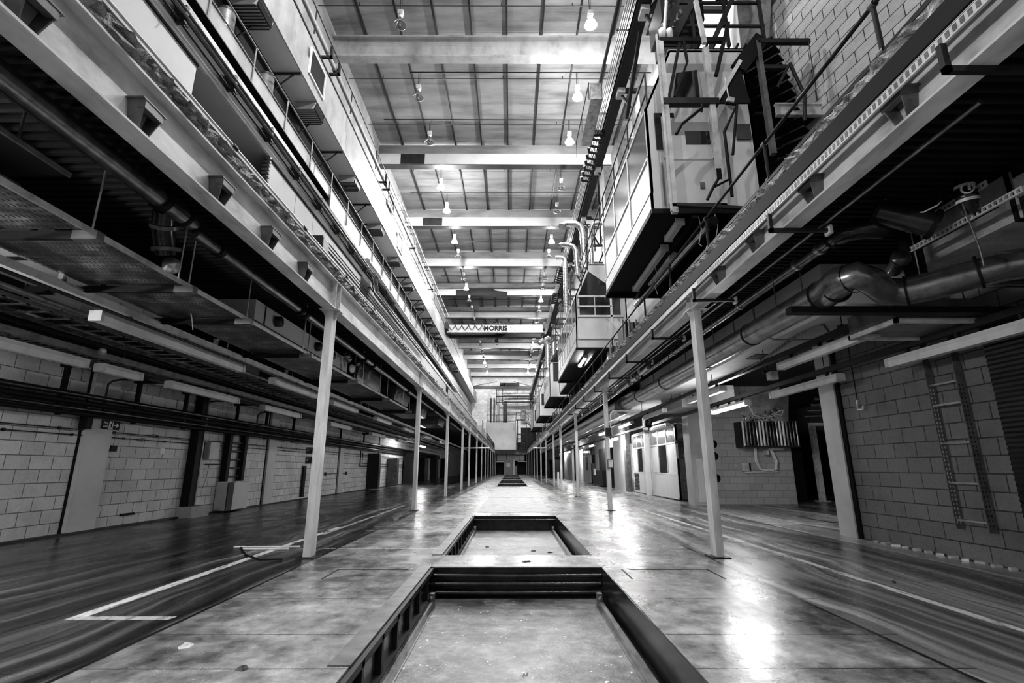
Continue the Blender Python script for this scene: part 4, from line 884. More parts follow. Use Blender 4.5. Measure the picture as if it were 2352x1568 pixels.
# near right wall: cable ladder, hook, ribbed curtain, box
t = thing('cable_ladder', 'perforated vertical cable ladder on the near right block wall', 'cable ladder', (6.34, 7.2, .42))
for y in (7.42, 6.92):
    m = MB().box(6.25, 6.36, y-.006, y+.006, .42, 4.1)
    m.build('side_rail', M['mid_steel'], t)
    h = MB(); z = .5
    while z < 2.4:
        h.box(6.27, 6.285, y-.0075, y+.0075, z, z+.03).box(6.315, 6.33, y-.0075, y+.0075, z, z+.03); z += .06
    h.build('slots', M['light_steel' if y > 7.2 else 'dark_steel'], t)['kind'] = 'stuff'
for q, z in enumerate((.55, 1.05, 1.6, 2.15, 2.45)):
    MB().box(6.28, 6.34, 6.92, 7.42, z, z+.006).box(6.28, 6.285, 6.92, 7.42, z-.02, z).build('rung', M['galv'], t)
t = thing('wall_hook', 'small tap-like fitting on a thin rod, near right wall', 'hook', (6.33, 9.1, 2.3))
MB().tube([(6.33, 9.1, 4.1), (6.33, 9.1, 2.4)], .012, 6).build('rod', M['dark_steel'], t)
MB().tube([(6.33, 9.1, 2.45), (6.32, 9.1, 2.28), (6.3, 8.95, 2.26), (6.3, 8.92, 2.33)], .022, 8).build('fitting', M['light_steel'], t)
m = MB(); z = .0
while z < 3.0:
    m.prism([(6.05, z), (6.035, z+.03), (6.05, z+.06)], 'Y', 5.0, 6.2); z += .06
m.box(6.05, 6.4, 5.0, 6.2, 0, 3.1)
solo('ribbed_shutter', m, M['black_gloss'], 'black ribbed shutter casing at the right edge of the view', 'shutter', None, (6.2, 5.6, 0))
t = thing('wall_cabinet', 'pale cabinet cut by the right edge above the shutter', 'cabinet', (5.9, 5.4, 1.9))
MB().box(5.85, 6.05, 5.15, 5.62, 1.75, 2.18).build('body', M['plaster'], t)
MB().box(5.84, 5.85, 5.17, 5.6, 1.78, 2.15).build('door', M['panel'], t)
for q in range(12):
    y = 6.8+q*.22
    solo('rubble', MB().obox((6.34, y, .015), (.05+random.random()*.05, .06+random.random()*.08, .03), Matrix.Rotation(random.random()*3, 3, 'Z')), M['light_steel'], 'crumb of broken mortar at the foot of the near right wall, %s from the right' % od(q).replace('nearest', 'first'), 'rubble', 'rubble along the right wall', (6.34, y, 0))
# three round knobs on the first right column
for k, z in enumerate((1.6, 1.42, 1.1)):
    t = thing('signal_box', '%s of three black round boxes on the first right column' % ['top', 'middle', 'lowest'][k], 'signal box', (3.08, 7.7, z), 'round boxes on the right column')
    MB().lathe((3.056, 7.72, z), [(0,.05),(.05,.05),(.06,.035),(.06,0)], 12, (1,0,0)).build('housing', M['black'], t)
    MB().box(3.055, 3.075, 7.66, 7.78, z-.06, z+.06).build('back_plate', M['black'], t)
t = thing('socket_box', 'grey switch box on the second right column', 'electrical box', (3.06, 15.7, 1.35))
MB().box(2.95, 3.1, 15.6, 15.74, 1.25, 1.5).build('body', M['mid_steel'], t)
MB().box(2.96, 3.09, 15.59, 15.6, 1.27, 1.48).build('lid', M['light_steel'], t)
t = thing('socket_box', 'dark breaker box high on the second right column', 'electrical box', (3.06, 15.7, 2.3))
MB().box(2.93, 3.1, 15.58, 15.74, 2.2, 2.45).build('body', M['dark_steel'], t)
MB().tube([(3.1, 15.7, 2.45), (3.12, 15.7, 2.9), (3.2, 15.7, 2.98), (3.9, 15.7, 2.98)], .02, 8).build('conduit', M['light_steel'], t)

# cross wall with the radiator unit
struct('wall_cross', MB().box(7.0, 10.15, 18.5, 18.7, 0, 4.2), M['block_cross'])
struct('trim_15', MB().box(6.35, 7.0, 18.05, 18.7, 0, 4.2), M['plaster'])
solo('white_board', MB().box(6.5, 6.72, 18.0, 18.05, .1, 1.55), M['cable_white'], 'bright white narrow board on the pier beside the office', 'board', None, (6.6, 18.0, .1))
t = thing('heater_unit', 'hanging heater unit with vertical fins and foil top on the cross wall', 'heater', (9.1, 17.9, 1.9))
MB().box(8.15, 10.1, 17.75, 18.45, 1.95, 2.0).box(8.15, 10.1, 18.0, 18.45, 2.0, 2.85).build('casing', M['dark_steel'], t)
for q in range(17):
    x = 8.18+q*.118
    MB().tube([(x, 17.8, 1.95), (x-.01, 17.78, 2.4), (x, 17.8, 2.85)], .04, 10).build('fin', M[['light_steel','galv_dark','black_gloss','mid_steel'][(q*7+q//3)%4]], t)
MB().add([(8.4,18.42,2.85),(10.15,18.42,2.85),(10.3,18.42,3.9),(8.5,18.42,3.9),(8.4,17.9,2.86),(10.15,17.9,2.86)], [(0,1,2,3),(4,5,1,0)]).build('foil_sheet', M['galv'], t)
m = MB()
for q in range(26):
    x = random.uniform(8.5, 10.0); z = random.uniform(2.9, 3.3); m.obox((x, 18.35, z), (random.uniform(.05,.2), .04, random.uniform(.03,.12)), Matrix.Rotation(random.uniform(-1,1), 3, 'Y'))
m.build('crumpled_foil', M['galv'], t)
solo('white_cable', MB().tube([(8.2, 17.2, 3.35), (8.35, 17.3, 3.05), (8.7, 17.5, 2.95), (9.2, 17.7, 3.0), (9.5, 17.8, 3.2), (9.7, 17.8, 3.25), (9.6, 17.8, 3.05), (9.4, 17.8, 3.1)], .02, 8), M['cable_white'], 'white cable looping in front of the foil sheet', 'cable')
t = thing('wiring_loop', 'bundle of white cables looping out below the heater unit', 'cable', (9.1, 18.3, 1.2))
for dx in (0, .05): MB().tube([(8.75+dx, 18.3, 2.0), (8.72+dx, 18.3, 1.5), (8.85+dx, 18.3, 1.2), (9.15, 18.3, 1.15+dx), (9.45-dx, 18.3, 1.2), (9.5-dx, 18.3, 1.5), (9.35-dx, 18.3, 1.9)], .025, 8).build('cable', M['cable_white'], t)
MB().tube([(8.35, 18.4, 1.1), (9.55, 18.4, 1.12)], .022, 8).build('conduit', M['cable_white'], t)
MB().box(9.2, 9.75, 18.2, 18.4, 1.86, 1.94).box(9.1, 9.2, 18.2, 18.4, 1.7, 1.86).build('terminal_bar', M['light_steel'], t)
t = thing('switch_box', 'small switch box with dark side at the end of the white conduit', 'electrical box', (8.4, 18.4, 1.3))
MB().box(8.25, 8.5, 18.35, 18.5, 1.15, 1.42).build('body', M['light_steel'], t)
MB().box(8.5, 8.56, 18.36, 18.5, 1.17, 1.42).build('side', M['black'], t)
solo('switch_box', MB().box(8.0, 8.12, 18.42, 18.5, 1.27, 1.37), M['light_steel'], 'tiny socket left of the switch box on the cross wall', 'electrical box', None, (8.05, 18.45, 1.27))
# dark side bay behind the pier
t = thing('bay_post', 'pale steel door post standing in the dark side bay', 'post', (12, 20, 0))
MB().box(11.85, 12.05, 19.95, 20.1, 0, 2.85).box(11.85, 13.3, 19.95, 20.1, 2.85, 2.98).build('post', M['steel_paint'], t)
MB().box(11.75, 12.2, 19.9, 20.2, 0, .04).build('foot', M['light_steel'], t)
solo('bay_pipe', MB().tube([(12.6, 20.2, .3), (12.6, 20.2, 2.3), (13.3, 20.2, 2.32)], .03, 8), M['mid_steel'], 'thin vertical pipe inside the dark side bay', 'pipe')
solo('bay_pipe', MB().tube([(13.1, 19.5, .2), (13.1, 19.5, 2.2)], .05, 8), M['dark_steel'], 'darker vertical pipe inside the side bay next to the pier', 'pipe')
for k in range(5):
    z = 3.0+k*.17
    solo('bay_shelf_pipe', MB().tube([(10.3, 17.6-.25*k, z), (13.5, 17.0-.25*k, z+.05)], .05, 8), M['galv_dark'], 'horizontal pipe under the deck in the side bay, %s from below' % od(k).replace('nearest', 'first'), 'pipe', 'pipes in the side bay', (10.3, 17.6, z))
solo('bay_box', MB().box(10.6, 11.6, 20.4, 21.4, 0, 1.9), M['dark_steel'], 'dark box cabinet deep in the side bay', 'cabinet')
# glazed partition office
def office(y0, y1, lb, nwin):
    t = thing('glazed_office', lb, 'office', (6.6, y0, 0), 'glazed partition offices on the right')
    x = 6.55
    MB().box(x, x+.05, y0, y1, .1, 1.02).build('lower_panel', M['panel'], t)
    MB().box(x-.02, x+.07, y0, y1, 1.0, 1.05).box(x-.02, x+.07, y0, y1, 2.2, 2.26).box(x-.02, x+.07, y0, y1, 2.85, 2.95).box(x-.02, x+.07, y0, y0+.07, .05, 2.95).box(x-.02, x+.07, y1-.07, y1, .05, 2.95).box(x-.02, x+.07, y0, y1, .05, .12).build('frame', M['light_steel'], t)
    L = (y1-y0)/nwin
    for q in range(nwin):
        a = y0+q*L; b_ = a+L
        MB().box(x-.015, x+.06, b_-.03, b_+.03, 1.05, 2.85).build('mullion', M['light_steel'], t)
        MB().box(x+.01, x+.03, a+.04, b_-.04, 1.06, 2.19).build('pane' if q % 3 == 1 else 'panel', M['glass_dark'] if q % 3 == 1 else M['panel'], t)
        MB().box(x+.01, x+.03, a+.04, b_-.04, 2.27, 2.84).build('pane', M['glass_mid'], t)
    MB().box(x, x+3, y0, y0+.05, .1, 1.6).box(x, x+3, y0, y0+.05, 2.3, 2.95).build('end_wall', M['mid_steel'], t)
    MB().box(x+.1, x+3, y0+.01, y0+.03, 1.6, 2.3).build('end_pane', M['glass_dark'], t)
    MB().box(x+.05, x+3, y0, y1, 2.95, 3.0).build('roof', M['panel'], t)
    MB().box(x+2.9, x+3, y0, y1, .1, 2.95).build('back_wall', M['dark_steel'], t)
    return t
to = office(20.2, 24.0, 'nearest glazed partition office with tall panels on the right', 3)
text_obj('LEVI', .13, (6.9, 20.19, 1.72), (PI/2, 0, 0), M['light_steel'], to, .002, 'CENTER')
office(24.4, 27.5, 'second glazed office with louvred lower panel behind the white post', 3)
solo('office_post', MB().box(6.35, 6.55, 24.1, 24.35, 0, 3.6), M['cable_white'], 'white painted post between the two glazed offices', 'post', None, (6.45, 24.2, 0))
m = MB()
for q in range(12): m.box(6.53, 6.55, 26.4, 27.3, .15+q*.07, .19+q*.07)
solo('louvre_panel', m, M['dark_steel'], 'dark louvred panel low on the second glazed office', 'louvre', None, (6.54, 26.4, .1))
struct('wall_right_block', MB().box(6.5, 6.7, 29.3, 32.5, 0, 4.2), M['plaster'])
solo('dark_post', MB().box(6.3, 6.55, 28.0, 28.5, 0, 3.8), M['mid_steel'], 'worn dark steel post beyond the glazed offices', 'post', None, (6.4, 28.2, 0))
t = thing('rack_unit', 'dark wheeled rack with paper notice beyond the offices', 'rack', (6.7, 36, 0))
MB().box(6.1, 6.88, 34.5, 38.5, .1, 1.1).box(6.6, 6.88, 34.5, 38.5, 1.1, 2.6).build('body', M['dark_steel'], t)
MB().box(6.08, 6.1, 37.2, 38.0, .75, 1.2).build('notice', M['cable_white'], t)
solo('door_leaf', MB().box(6.8, 6.88, 40, 41.2, 0, 2.3), M['light_steel'], 'pale door leaf standing open on the far right side', 'door', None, (6.8, 40, 0))
office(42.0, 46.5, 'small far office with bright window on the right', 3)
struct('wall_right_white', MB().box(6.2, 6.4, 52, 60, 0, 4.2), M['white_paint'])
for k, (x, y, h_) in enumerate([(5.6, 62, 2.2), (6.0, 66, 2.6), (5.8, 71, 1.8), (6.1, 77, 2.4)]):
    t = thing('machine_cabinet', 'dark machine cabinet deep in the right aisle, %s of the row' % od(k), 'cabinet', (x, y, 0), 'machine cabinets deep in the right aisle')
    MB().box(x-.5, x+.5, y-.8, y+.8, .05, h_).build('body', M['dark_steel'], t)
    MB().box(x-.52, x-.5, y-.6, y+.6, h_*.4, h_*.9).build('panel', M['mid_steel'], t)
solo('bollard', MB().tube([(3.55, 38.8, 0), (3.55, 38.8, .95)], .08, 10), M['cable_white'], 'short white bollard in the right aisle beside the columns', 'bollard')
for k, (x, y) in enumerate([(-2.92, 43.7), (3.0, 43.7)]):
    s = -1 if x < 0 else 1
    t = thing('barrier_arm', 'plain pale barrier arm across the left columns' if s < 0 else 'striped barrier arm across the right columns', 'barrier', (x, y-.2, 2.9))
    MB().tube([(x-s*1.1, y-.25, 2.9), (x+s*1.3, y-.25, 2.9)], .06, 10).build('arm', M['light_steel'], t)
    if s > 0:
        m = MB()
        for q in range(6): m.tube([(x+.1+q*.2, y-.25, 2.9), (x+.2+q*.2, y-.25, 2.9)], .063, 10)
        m.build('stripe', M['black'], t)
# cable channel and hanging bars along the right beam
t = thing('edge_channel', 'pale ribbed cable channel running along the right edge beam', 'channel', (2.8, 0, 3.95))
MB().box(2.82, 2.9, -2, 40, 4.03, 4.2).build('shade_strip', M['black'], t)  # black strip standing in for the shade under the top flange
MB().box(2.79, 2.81, -2, 40, 3.9, 3.975).box(2.79, 2.86, -2, 40, 3.97, 3.98).build('channel', M['light_steel'], t)
m = MB(); y = 1.0
while y < 7: m.box(2.787, 2.79, y, y+.03, 3.915, 3.96); y += .055
m.build('slots', M['mid_steel'], t)['kind'] = 'stuff'
for k, y in enumerate([2.66, 4.88, 7.18, 9.48, 11.75, 13.96, 16.53, 19, 21.5, 24]):
    t = thing('cross_bracket', 'dark strut bracket reaching under the right edge beam, %s from the camera' % od(k), 'bracket', (3.0, y, 3.9), 'strut brackets under the right edge beam')
    MB().box(2.76, 3.45, y-.02, y+.02, 3.69, 3.73).box(2.76, 2.8, y-.02, y+.02, 3.69, 3.9).build('strut', M['dark_steel'], t)
    MB().box(3.38, 3.41, y-.05, y+.05, 3.66, 3.76).build('plate', M['light_steel'], t)
for k, (x, z) in enumerate([(3.2, 3.76), (3.32, 3.76)]): solo('edge_conduit', MB().tube([(x, 3 if k else 7.2, z), (x, 40, z)], .02, 8), M['galv_dark'], '%s of two conduits resting on the brackets below the right beam' % ['inner', 'outer'][k], 'conduit', 'conduits below the right beam', (x, 3, z))
t = thing('valve_set', 'valve assembly with handwheel near the second right column', 'valve', (3.4, 13.5, 3.7))
MB().tube([(3.45, 12.3, 3.7), (3.45, 16, 3.6)], .06, 10).build('pipe', M['galv'], t)
MB().lathe((3.4, 13.1, 3.82), [(-.01,.03),(-.01,.09),(.01,.09),(.01,.03)], 14, (1,0,.2)).tube([(3.4, 13.1, 3.7), (3.4, 13.1, 3.86)], .02, 6).build('hand_wheel', M['light_steel'], t)
MB().lathe((3.45, 13.3, 3.66), [(-.1,.1),(.1,.1)], 12, (0,1,0)).lathe((3.45, 14.2, 3.64), [(-.1,.09),(.1,.09)], 12, (0,1,0)).build('body', M['dark_steel'], t)

t = thing('flat_duct', 'grey duct face behind the valve frame at the upper right', 'air duct', (5.6, 4.6, 3.8))
MB().box(4.95, 6.38, 3.0, 5.75, 3.6, 4.1).build('duct_body', M['concrete'], t)
MB().box(4.93, 6.38, 4.4, 4.44, 3.58, 4.12).build('joint', M['black'], t)
# ------------------------------------------------------------------ upper right gallery: cabins
PRF = [(2.5, 5.7), (2.5, 7.75), (3.05, 9.1), (4.5, 9.1), (4.5, 5.7)]
def cabin(y0, y1, k, lb, nwin, dark=False, sh=0.0):
    P = [(x+sh, z) for x, z in PRF]
    t = thing('control_cabin', lb, 'cabin', (3.5+sh, y0, 5.7), 'raised cabins along the right gallery')
    X0 = P[0][0]
    b = MB()
    # near and far gable walls, roof planes, base tray, right wall
    b.prism(P, 'Y', y0, y0+.05).prism(P, 'Y', y1-.05, y1)
    b.build('gable_wall', M['cabin'], t)
    r = MB()
    r.add([(P[1][0],y0,P[1][1]),(P[2][0],y0,P[2][1]),(P[2][0],y1,P[2][1]),(P[1][0],y1,P[1][1]),
           (P[1][0]+.03,y0,P[1][1]-.03),(P[2][0]+.03,y0,P[2][1]-.05),(P[2][0]+.03,y1,P[2][1]-.05),(P[1][0]+.03,y1,P[1][1]-.03)], [(0,1,2,3),(7,6,5,4),(0,4,5,1),(3,2,6,7)])
    r.box(P[2][0], P[3][0], y0, y1, 9.05, 9.12)
    r.build('roof', M['cabin'], t)
    MB().box(X0, X0+.04, y0, y1, 5.7, 6.02).build('skirt', M['cabin'], t)
    MB().box(X0+.01, X0+.05, y0, y1, 6.04, 6.72).build('lower_panel', M['cabin'], t)
    L = (y1-y0)/nwin
    fr = MB().box(X0-.015, X0+.05, y0, y1, 6.72, 6.77).box(X0-.015, X0+.05, y0, y1, 7.7, 7.76).box(X0-.012, X0+.05, y0, y1, 6.02, 6.05)
    for q in range(nwin+1):
        yy = min(y1-.05, y0+q*L); fr.box(X0-.012, X0+.05, yy-.02 if q else yy, yy+.03, 6.05, 7.76)
    fr.build('window_frame', M['cabin'], t)
    for q in range(nwin): MB().box(X0+.005, X0+.02, y0+q*L+.04, y0+(q+1)*L-.03, 6.78, 7.69).build('window_pane', M['glass_mid'], t)
    MB().box(P[4][0]-.05, P[4][0], y0, y1, 5.7, 9.1).build('rear_wall', M['cabin'], t)
    u = MB().box(X0+.02, P[4][0], y0, y1, 5.66, 5.7).box(X0-.02, P[4][0], y0-.03, y0+.04, 5.6, 5.69).box(X0-.02, P[4][0], y1-.06, y1+.02, 5.56, 5.69).box(X0-.02, X0+.05, y0, y1, 5.6, 5.69)
    for xx in (3.2, 3.9): u.box(xx+sh, xx+.1+sh, y0, y1, 5.52, 5.66)
    u.build('underframe', M['black'], t)
    for q in range(max(2, int((y1-y0)//3))):
        yy = y0+1.2+q*(y1-y0-1.6)/max(1, int((y1-y0)//3)-1 if (y1-y0)>6 else 1)
        MB().box(4.2+sh, 4.32+sh, yy, yy+.12, 4.43, 5.66).build('leg', M['dark_steel'], t)
    return t
c1 = cabin(8.0, 12.4, 0, 'nearest raised cabin, with its door and small windows behind the steel frame', 3)
f0 = 7.985
MB().box(2.66, 3.03, f0-.012, f0+.01, 6.9, 7.66).build('window_pane', M['glass_dark'], c1)
d = MB().box(2.8, 3.66, f0-.02, f0+.01, 5.78, 7.55).build('door', M['cabin'], c1)
MB().box(3.2, 3.65, f0-.026, f0-.018, 6.98, 7.26).build('pane', M['glass_dark'], d)
MB().box(2.78, 3.68, f0-.03, f0-.018, 6.66, 6.69).box(2.78, 2.8, f0-.03, f0-.018, 5.78, 7.57).box(3.66, 3.68, f0-.03, f0-.018, 5.78, 7.57).build('door_trim', M['steel_paint'], d)
MB().box(3.38, 3.46, f0-.04, f0-.018, 6.08, 6.2).build('door_plate', M['mid_steel'], d)
MB().box(4.15, 4.42, f0-.02, f0+.01, 7.1, 7.42).build('window_pane', M['glass_dark'], c1)
MB().box(3.78, 3.8, f0-.02, f0, 5.75, 8.3).box(2.72, 2.74, f0-.02, f0, 5.75, 6.6).build('panel_seam', M['mid_steel'], c1)
MB().prism([(3.15,8.55),(3.05,8.0),(3.55,7.95),(3.55,8.62)], 'Y', f0-.015, f0).build('gable_pane', M['glass_dark'], c1)
c2 = cabin(18.5, 25.9, 1, 'second raised cabin, with dark pentagonal gable pane and barred window', 7)
f0 = 18.5
MB().prism([(2.62,7.78),(3.05,8.8),(3.9,8.15),(3.9,7.78)], 'Y', f0-.02, f0).build('gable_pane', M['glass_dark'], c2)
MB().box(2.66, 3.85, f0-.02, f0, 6.98, 7.7).box(3.93, 4.25, f0-.02, f0, 6.98, 7.7).build('window_pane', M['glass_dark'], c2)
MB().box(2.58, 4.35, f0-.05, f0-.01, 7.7, 7.78).box(2.58, 4.35, f0-.05, f0-.01, 6.9, 6.98).box(2.58, 3.9, f0-.05, f0-.01, 7.3, 7.36).box(3.24, 3.27, f0-.04, f0-.01, 6.98, 7.7).box(3.85, 3.93, f0-.05, f0-.01, 5.75, 7.75).box(2.56, 4.35, f0-.05, f0-.01, 6.02, 6.08).build('window_frame', M['cabin'], c2)
c3 = cabin(32, 37.5, 2, 'third raised cabin, a pale box with one tall narrow window', 5)
MB().box(2.75, 3.15, 31.97, 32, 6.7, 7.9).prism([(2.62,7.95),(3.0,8.8),(3.4,8.5),(3.4,7.95)], 'Y', 31.97, 32).build('window_pane', M['glass_dark'], c3)
c4 = cabin(44, 50, 3, 'fourth raised cabin, small and partly hidden behind the third', 5)
MB().box(2.7, 2.95, 43.97, 44, 6.6, 7.6).build('window_pane', M['glass_dark'], c4)
c5 = cabin(57, 63, 4, 'farthest raised cabin before the end staircase', 5)
MB().box(2.7, 3.3, 56.97, 57, 6.4, 7.6).build('window_pane', M['glass_dark'], c5)
# fittings under the cabins
for k, (x, a, b_, on, lb) in enumerate([(3.05, 8.2, 8.9, 0, 'short broken strip light under the near end of the nearest cabin'), (3.1, 9.3, 11.7, 0, 'long strip light under the nearest cabin'), (3.0, 19.5, 21.3, 1, 'glowing strip light under the second cabin'), (3.35, 9.6, 11.2, 0, 'second strip light under the nearest cabin, closer to the handrail')]):
    batten(x, a, b_, 5.5 - (.02 if k == 3 else 0), on, lb, 'strip lights under the cabins')
t = thing('slanting_tube', 'glossy round tube slung below the nearest cabin beside the handrail', 'pipe', (3.5, 9, 5.3))
MB().tube([(3.52, 8.0, 5.42), (3.3, 12.5, 5.4)], .07, 14).build('tube_run', M['galv'], t)
MB().tube([(3.53, 7.9, 5.42), (3.52, 8.05, 5.42)], .09, 14).build('end_collar', M['black'], t)
for k, (x, y) in enumerate([(3.35, 8.1), (3.6, 8.0), (3.15, 10.2)]):
    solo('hanging_cable', MB().tube([(x, y, 5.6), (x+.03, y, 5.35), (x-.02, y+.05, 5.1), (x+.03, y+.05, 4.9 if k else 5.05)], .009, 5), M['cable_white'], 'pale loose cable hanging below the nearest cabin, %s' % ['left', 'right by the handrail', 'toward its middle'][k], 'cable', 'cables below the nearest cabin')
rail('handrail', 3.0, [4.97, 4.5], 1.5, 96, 1.83, 'dark handrail along the edge of the right gallery', 4.43, .02, 'dark_steel')
m = MB()
for k in range(30): m.lathe((3.0, 1.5+1.83*k, 4.97), [(-.03,.032),(.03,.032)], 8, (0,1,0)).lathe((3.0, 1.5+1.83*k, 4.5), [(-.03,.032),(.03,.032)], 8, (0,1,0))
solo('rail_joint', m, M['mid_steel'], 'ball joints of the right gallery handrail', 'joint', None, (3, 1.5, 4.5))['kind'] = 'stuff'
solo('upper_pipe', MB().tube([(5.1, -2, 6.5), (5.1, 8.0, 6.5)], .045, 8), M['dark_steel'], 'dark pipe crossing in front of the upper right block wall', 'pipe')
solo('slotted_angle', slotted(4.0, 2.6, 3.4, 6.1).box(3.98, 4.02, 3.37, 3.4, 5.2, 6.1), M['mid_steel'], 'slotted angle frame above the handrail at the top right', 'frame')
t = thing('pump_set', 'dark pump and pipe behind the top right handrail', 'pump', (4.2, 3.2, 5.6))
MB().lathe((4.1, 3.3, 5.55), [(0,0),(0,.12),(.3,.12),(.3,0)], 14, (1,.3,0)).build('motor', M['dark_steel'], t)
MB().tube([(4.3, 3.0, 5.8), (4.5, 2.4, 6.2), (4.6, 1.5, 6.5)], .04, 8).build('pipe', M['mid_steel'], t)
# the frame and platform in front of the first cabin
t = thing('steel_frame', 'tall two-post steel frame with cross beams in front of the nearest cabin', 'frame', (3.2, 7.7, 5.5))
MB().box(2.74, 2.84, 7.66, 7.74, 5.45, 9.0).box(2.7, 2.73, 7.62, 7.66, 5.45, 9.1).build('post', M['steel_paint'], t)
MB().box(3.58, 3.68, 7.66, 7.74, 5.55, 8.85).build('post', M['steel_paint'], t)
MB().box(2.74, 3.75, 7.64, 7.76, 7.6, 7.72).box(2.74, 3.68, 7.66, 7.74, 5.56, 5.62).build('cross_beam', M['dark_steel'], t)
MB().bar((2.78, 7.7, 9.03), (4.0, 7.7, 9.03), .08, .09).bar((2.84, 7.72, 8.93), (3.2, 7.72, 8.93), .04, .04).build('top_beam', M['black'], t)
MB().bar((2.86, 7.68, 7.75), (3.15, 7.68, 8.95), .05, .05).bar((2.95, 7.66, 7.75), (3.25, 7.66, 8.5), .04, .04).bar((3.25, 7.66, 8.5), (3.22, 7.66, 9.0), .04, .04).bar((3.75, 7.66, 8.2), (4.1, 7.66, 9.4), .06, .06).build('brace', M['black'], t)
MB().bar((3.6, 7.64, 8.9), (3.52, 7.64, 9.9), .07, .07).build('upper_post', M['steel_paint'], t)
MB().tube([(2.86, 7.5, 6.85), (2.97, 7.5, 7.05), (3.35, 7.5, 7.38)], .03, 8).tube([(3.34, 7.5, 7.3), (3.37, 7.5, 7.46)], .02, 6).build('bent_arm', M['black'], t)
MB().tube([(3.3, 7.55, 5.62), (3.42, 7.55, 5.85), (3.58, 7.55, 6.1)], .025, 8).tube([(3.42, 7.55, 5.85), (3.7, 7.55, 6.0)], .02, 8).box(3.5, 3.58, 7.52, 7.54, 6.0, 6.2).build('bent_arm', M['black'], t)
MB().tube([(3.7, 7.5, 5.65), (3.7, 7.5, 6.9), (3.98, 7.5, 7.45), (3.78, 7.5, 7.48)], .028, 8).tube([(3.98, 7.5, 7.45), (3.8, 7.5, 6.45)], .025, 8).build('bent_arm', M['black'], t)
MB().obox((3.86, 7.48, 7.52), (.12, .08, .09), Matrix.Rotation(.3, 3, 'Y')).tube([(3.84, 7.48, 7.55), (3.82, 7.48, 8.0)], .012, 6).build('small_lamp', M['light_steel'], t)
MB().bar((2.8, 7.6, 5.56), (4.15, 7.3, 5.3), .05, .05).build('low_bar', M['dark_steel'], t)
# gusset and stringers
t = thing('stair_flight', 'dark open-tread stair flight climbing past the nearest cabin', 'stairs', (5.0, 8.3, 7.2))
MB().box(4.58, 4.66, 7.66, 7.76, 6.6, 9.0).build('stringer', M['mid_steel'], t)
MB().bar((4.62, 7.7, 9.0), (5.6, 7.7, 9.0), .08, .09).bar((4.66, 7.7, 8.42), (5.1, 7.7, 8.42), .07, .08).build('landing_bar', M['dark_steel'], t)
d = Vector((.62, -.78, 0)).normalized(); pr = Vector((.78, .62, 0))
for q in range(13):
    c = Vector((4.86+.035*q, 8.35, 9.35-.2*q))
    MB().obox(c, (.9, .26, .03), Matrix((d, pr, Vector((0,0,1)))).transposed()).build('tread', M['black'], t)
MB().prism([(3.72, 7.66), (4.22, 8.5), (4.34, 7.66)], 'Y', 7.7, 7.74).build('gusset_plate', M['black'], t)
MB().bar((3.72, 7.68, 7.68), (4.24, 7.68, 8.55), .05, .07).build('edge_bar', M['steel_paint'], t)
MB().bar((4.2, 7.72, 8.4), (4.72, 7.72, 9.1), .1, .28).build('edge_bar', M['black'], t)
MB().tube([(5.1, 7.6, 8.42), (5.28, 7.6, 7.7), (5.2, 7.6, 7.2)], .03, 8).tube([(5.1, 7.6, 8.42), (4.8, 7.6, 7.9)], .025, 8).tube([(5.55, 7.65, 9.0), (5.5, 7.6, 8.0), (5.45, 7.55, 7.6)], .008, 5).build('stay_rod', M['dark_steel'], t)
t = thing('wall_beam', 'pale steel beam closing the foot of the upper right block wall', 'beam', (5.7, 8, 7.75))
MB().box(4.95, 6.35, 7.96, 8.04, 7.62, 7.65).box(4.95, 6.35, 7.99, 8.01, 7.65, 7.85).box(4.95, 6.35, 7.96, 8.04, 7.85, 7.88).build('girder', M['steel_paint'], t)
solo('dark_soffit', MB().box(4.6, 6.42, 8.06, 12.2, 7.7, 7.76), M['black'], 'black soffit behind the pale wall beam, upper right', 'soffit', None, (5.5, 10, 7.7))
solo('dark_screen', MB().box(4.6, 6.45, 12.2, 12.26, 4.42, 7.76), M['black'], 'black screen wall under the soffit, upper right', 'screen', None, (5.5, 12.2, 4.42))
for k, (x, y) in enumerate([(5.3, 8.7), (5.6, 8.9)]): solo('drop_rod', MB().tube([(x, y, 7.7), (x, y, 7.1)], .012, 6).lathe((x, y, 7.66), [(0,.05),(.03,.05)], 8), M['light_steel'], 'short rod hanging from the black soffit, %s' % ['left', 'right'][k], 'rod', 'rods below the black soffit', (x, y, 7.1))
solo('square_pipe', MB().box(4.7, 5.2, 7.8, 7.95, 5.9, 6.05).box(4.62, 4.72, 7.8, 7.95, 5.75, 6.0), M['mid_steel'], 'short square trunk end beyond the handrail', 'trunk')
# ring beams and hopper above the block wall
solo('ring_beam', MB().add([(7.5,-2,11),(5.75,9.6,11),(5.55,9.6,12.2),(7.3,-2,12.2),(7.6,-2,11),(5.95,9.6,11),(5.75,9.6,12.2),(7.5,-2,12.2)], [(0,1,2,3),(0,4,5,1),(1,5,6,2)]), M['concrete'], 'smooth concrete band above the upper right block wall', 'ring beam', None, (6.5, 4, 11))
solo('girder_beam', MB().box(5.0, 5.4, -2, 9.8, 12.3, 12.5).box(5.16, 5.24, -2, 9.8, 12.5, 13.3).box(5.0, 5.4, -2, 9.8, 13.3, 13.5), M['black'], 'black girder above the concrete band at the top right', 'girder', None, (5.2, 4, 12.3))
t = thing('hopper_duct', 'big pale sloping hopper duct at the top, right of the stairs', 'air duct', (5.0, 9, 10.5))
MB().add([(4.9,8.8,9.7),(5.5,8.8,9.9),(5.9,9.6,9.9),(5.3,9.8,9.7),(5.0,8.8,12.6),(5.9,8.6,12.8),(6.2,9.8,12.8),(5.3,9.9,12.6)], [(0,1,2,3),(0,4,5,1),(1,5,6,2),(2,6,7,3),(3,7,4,0)]).build('duct_body', M['galv'], t)
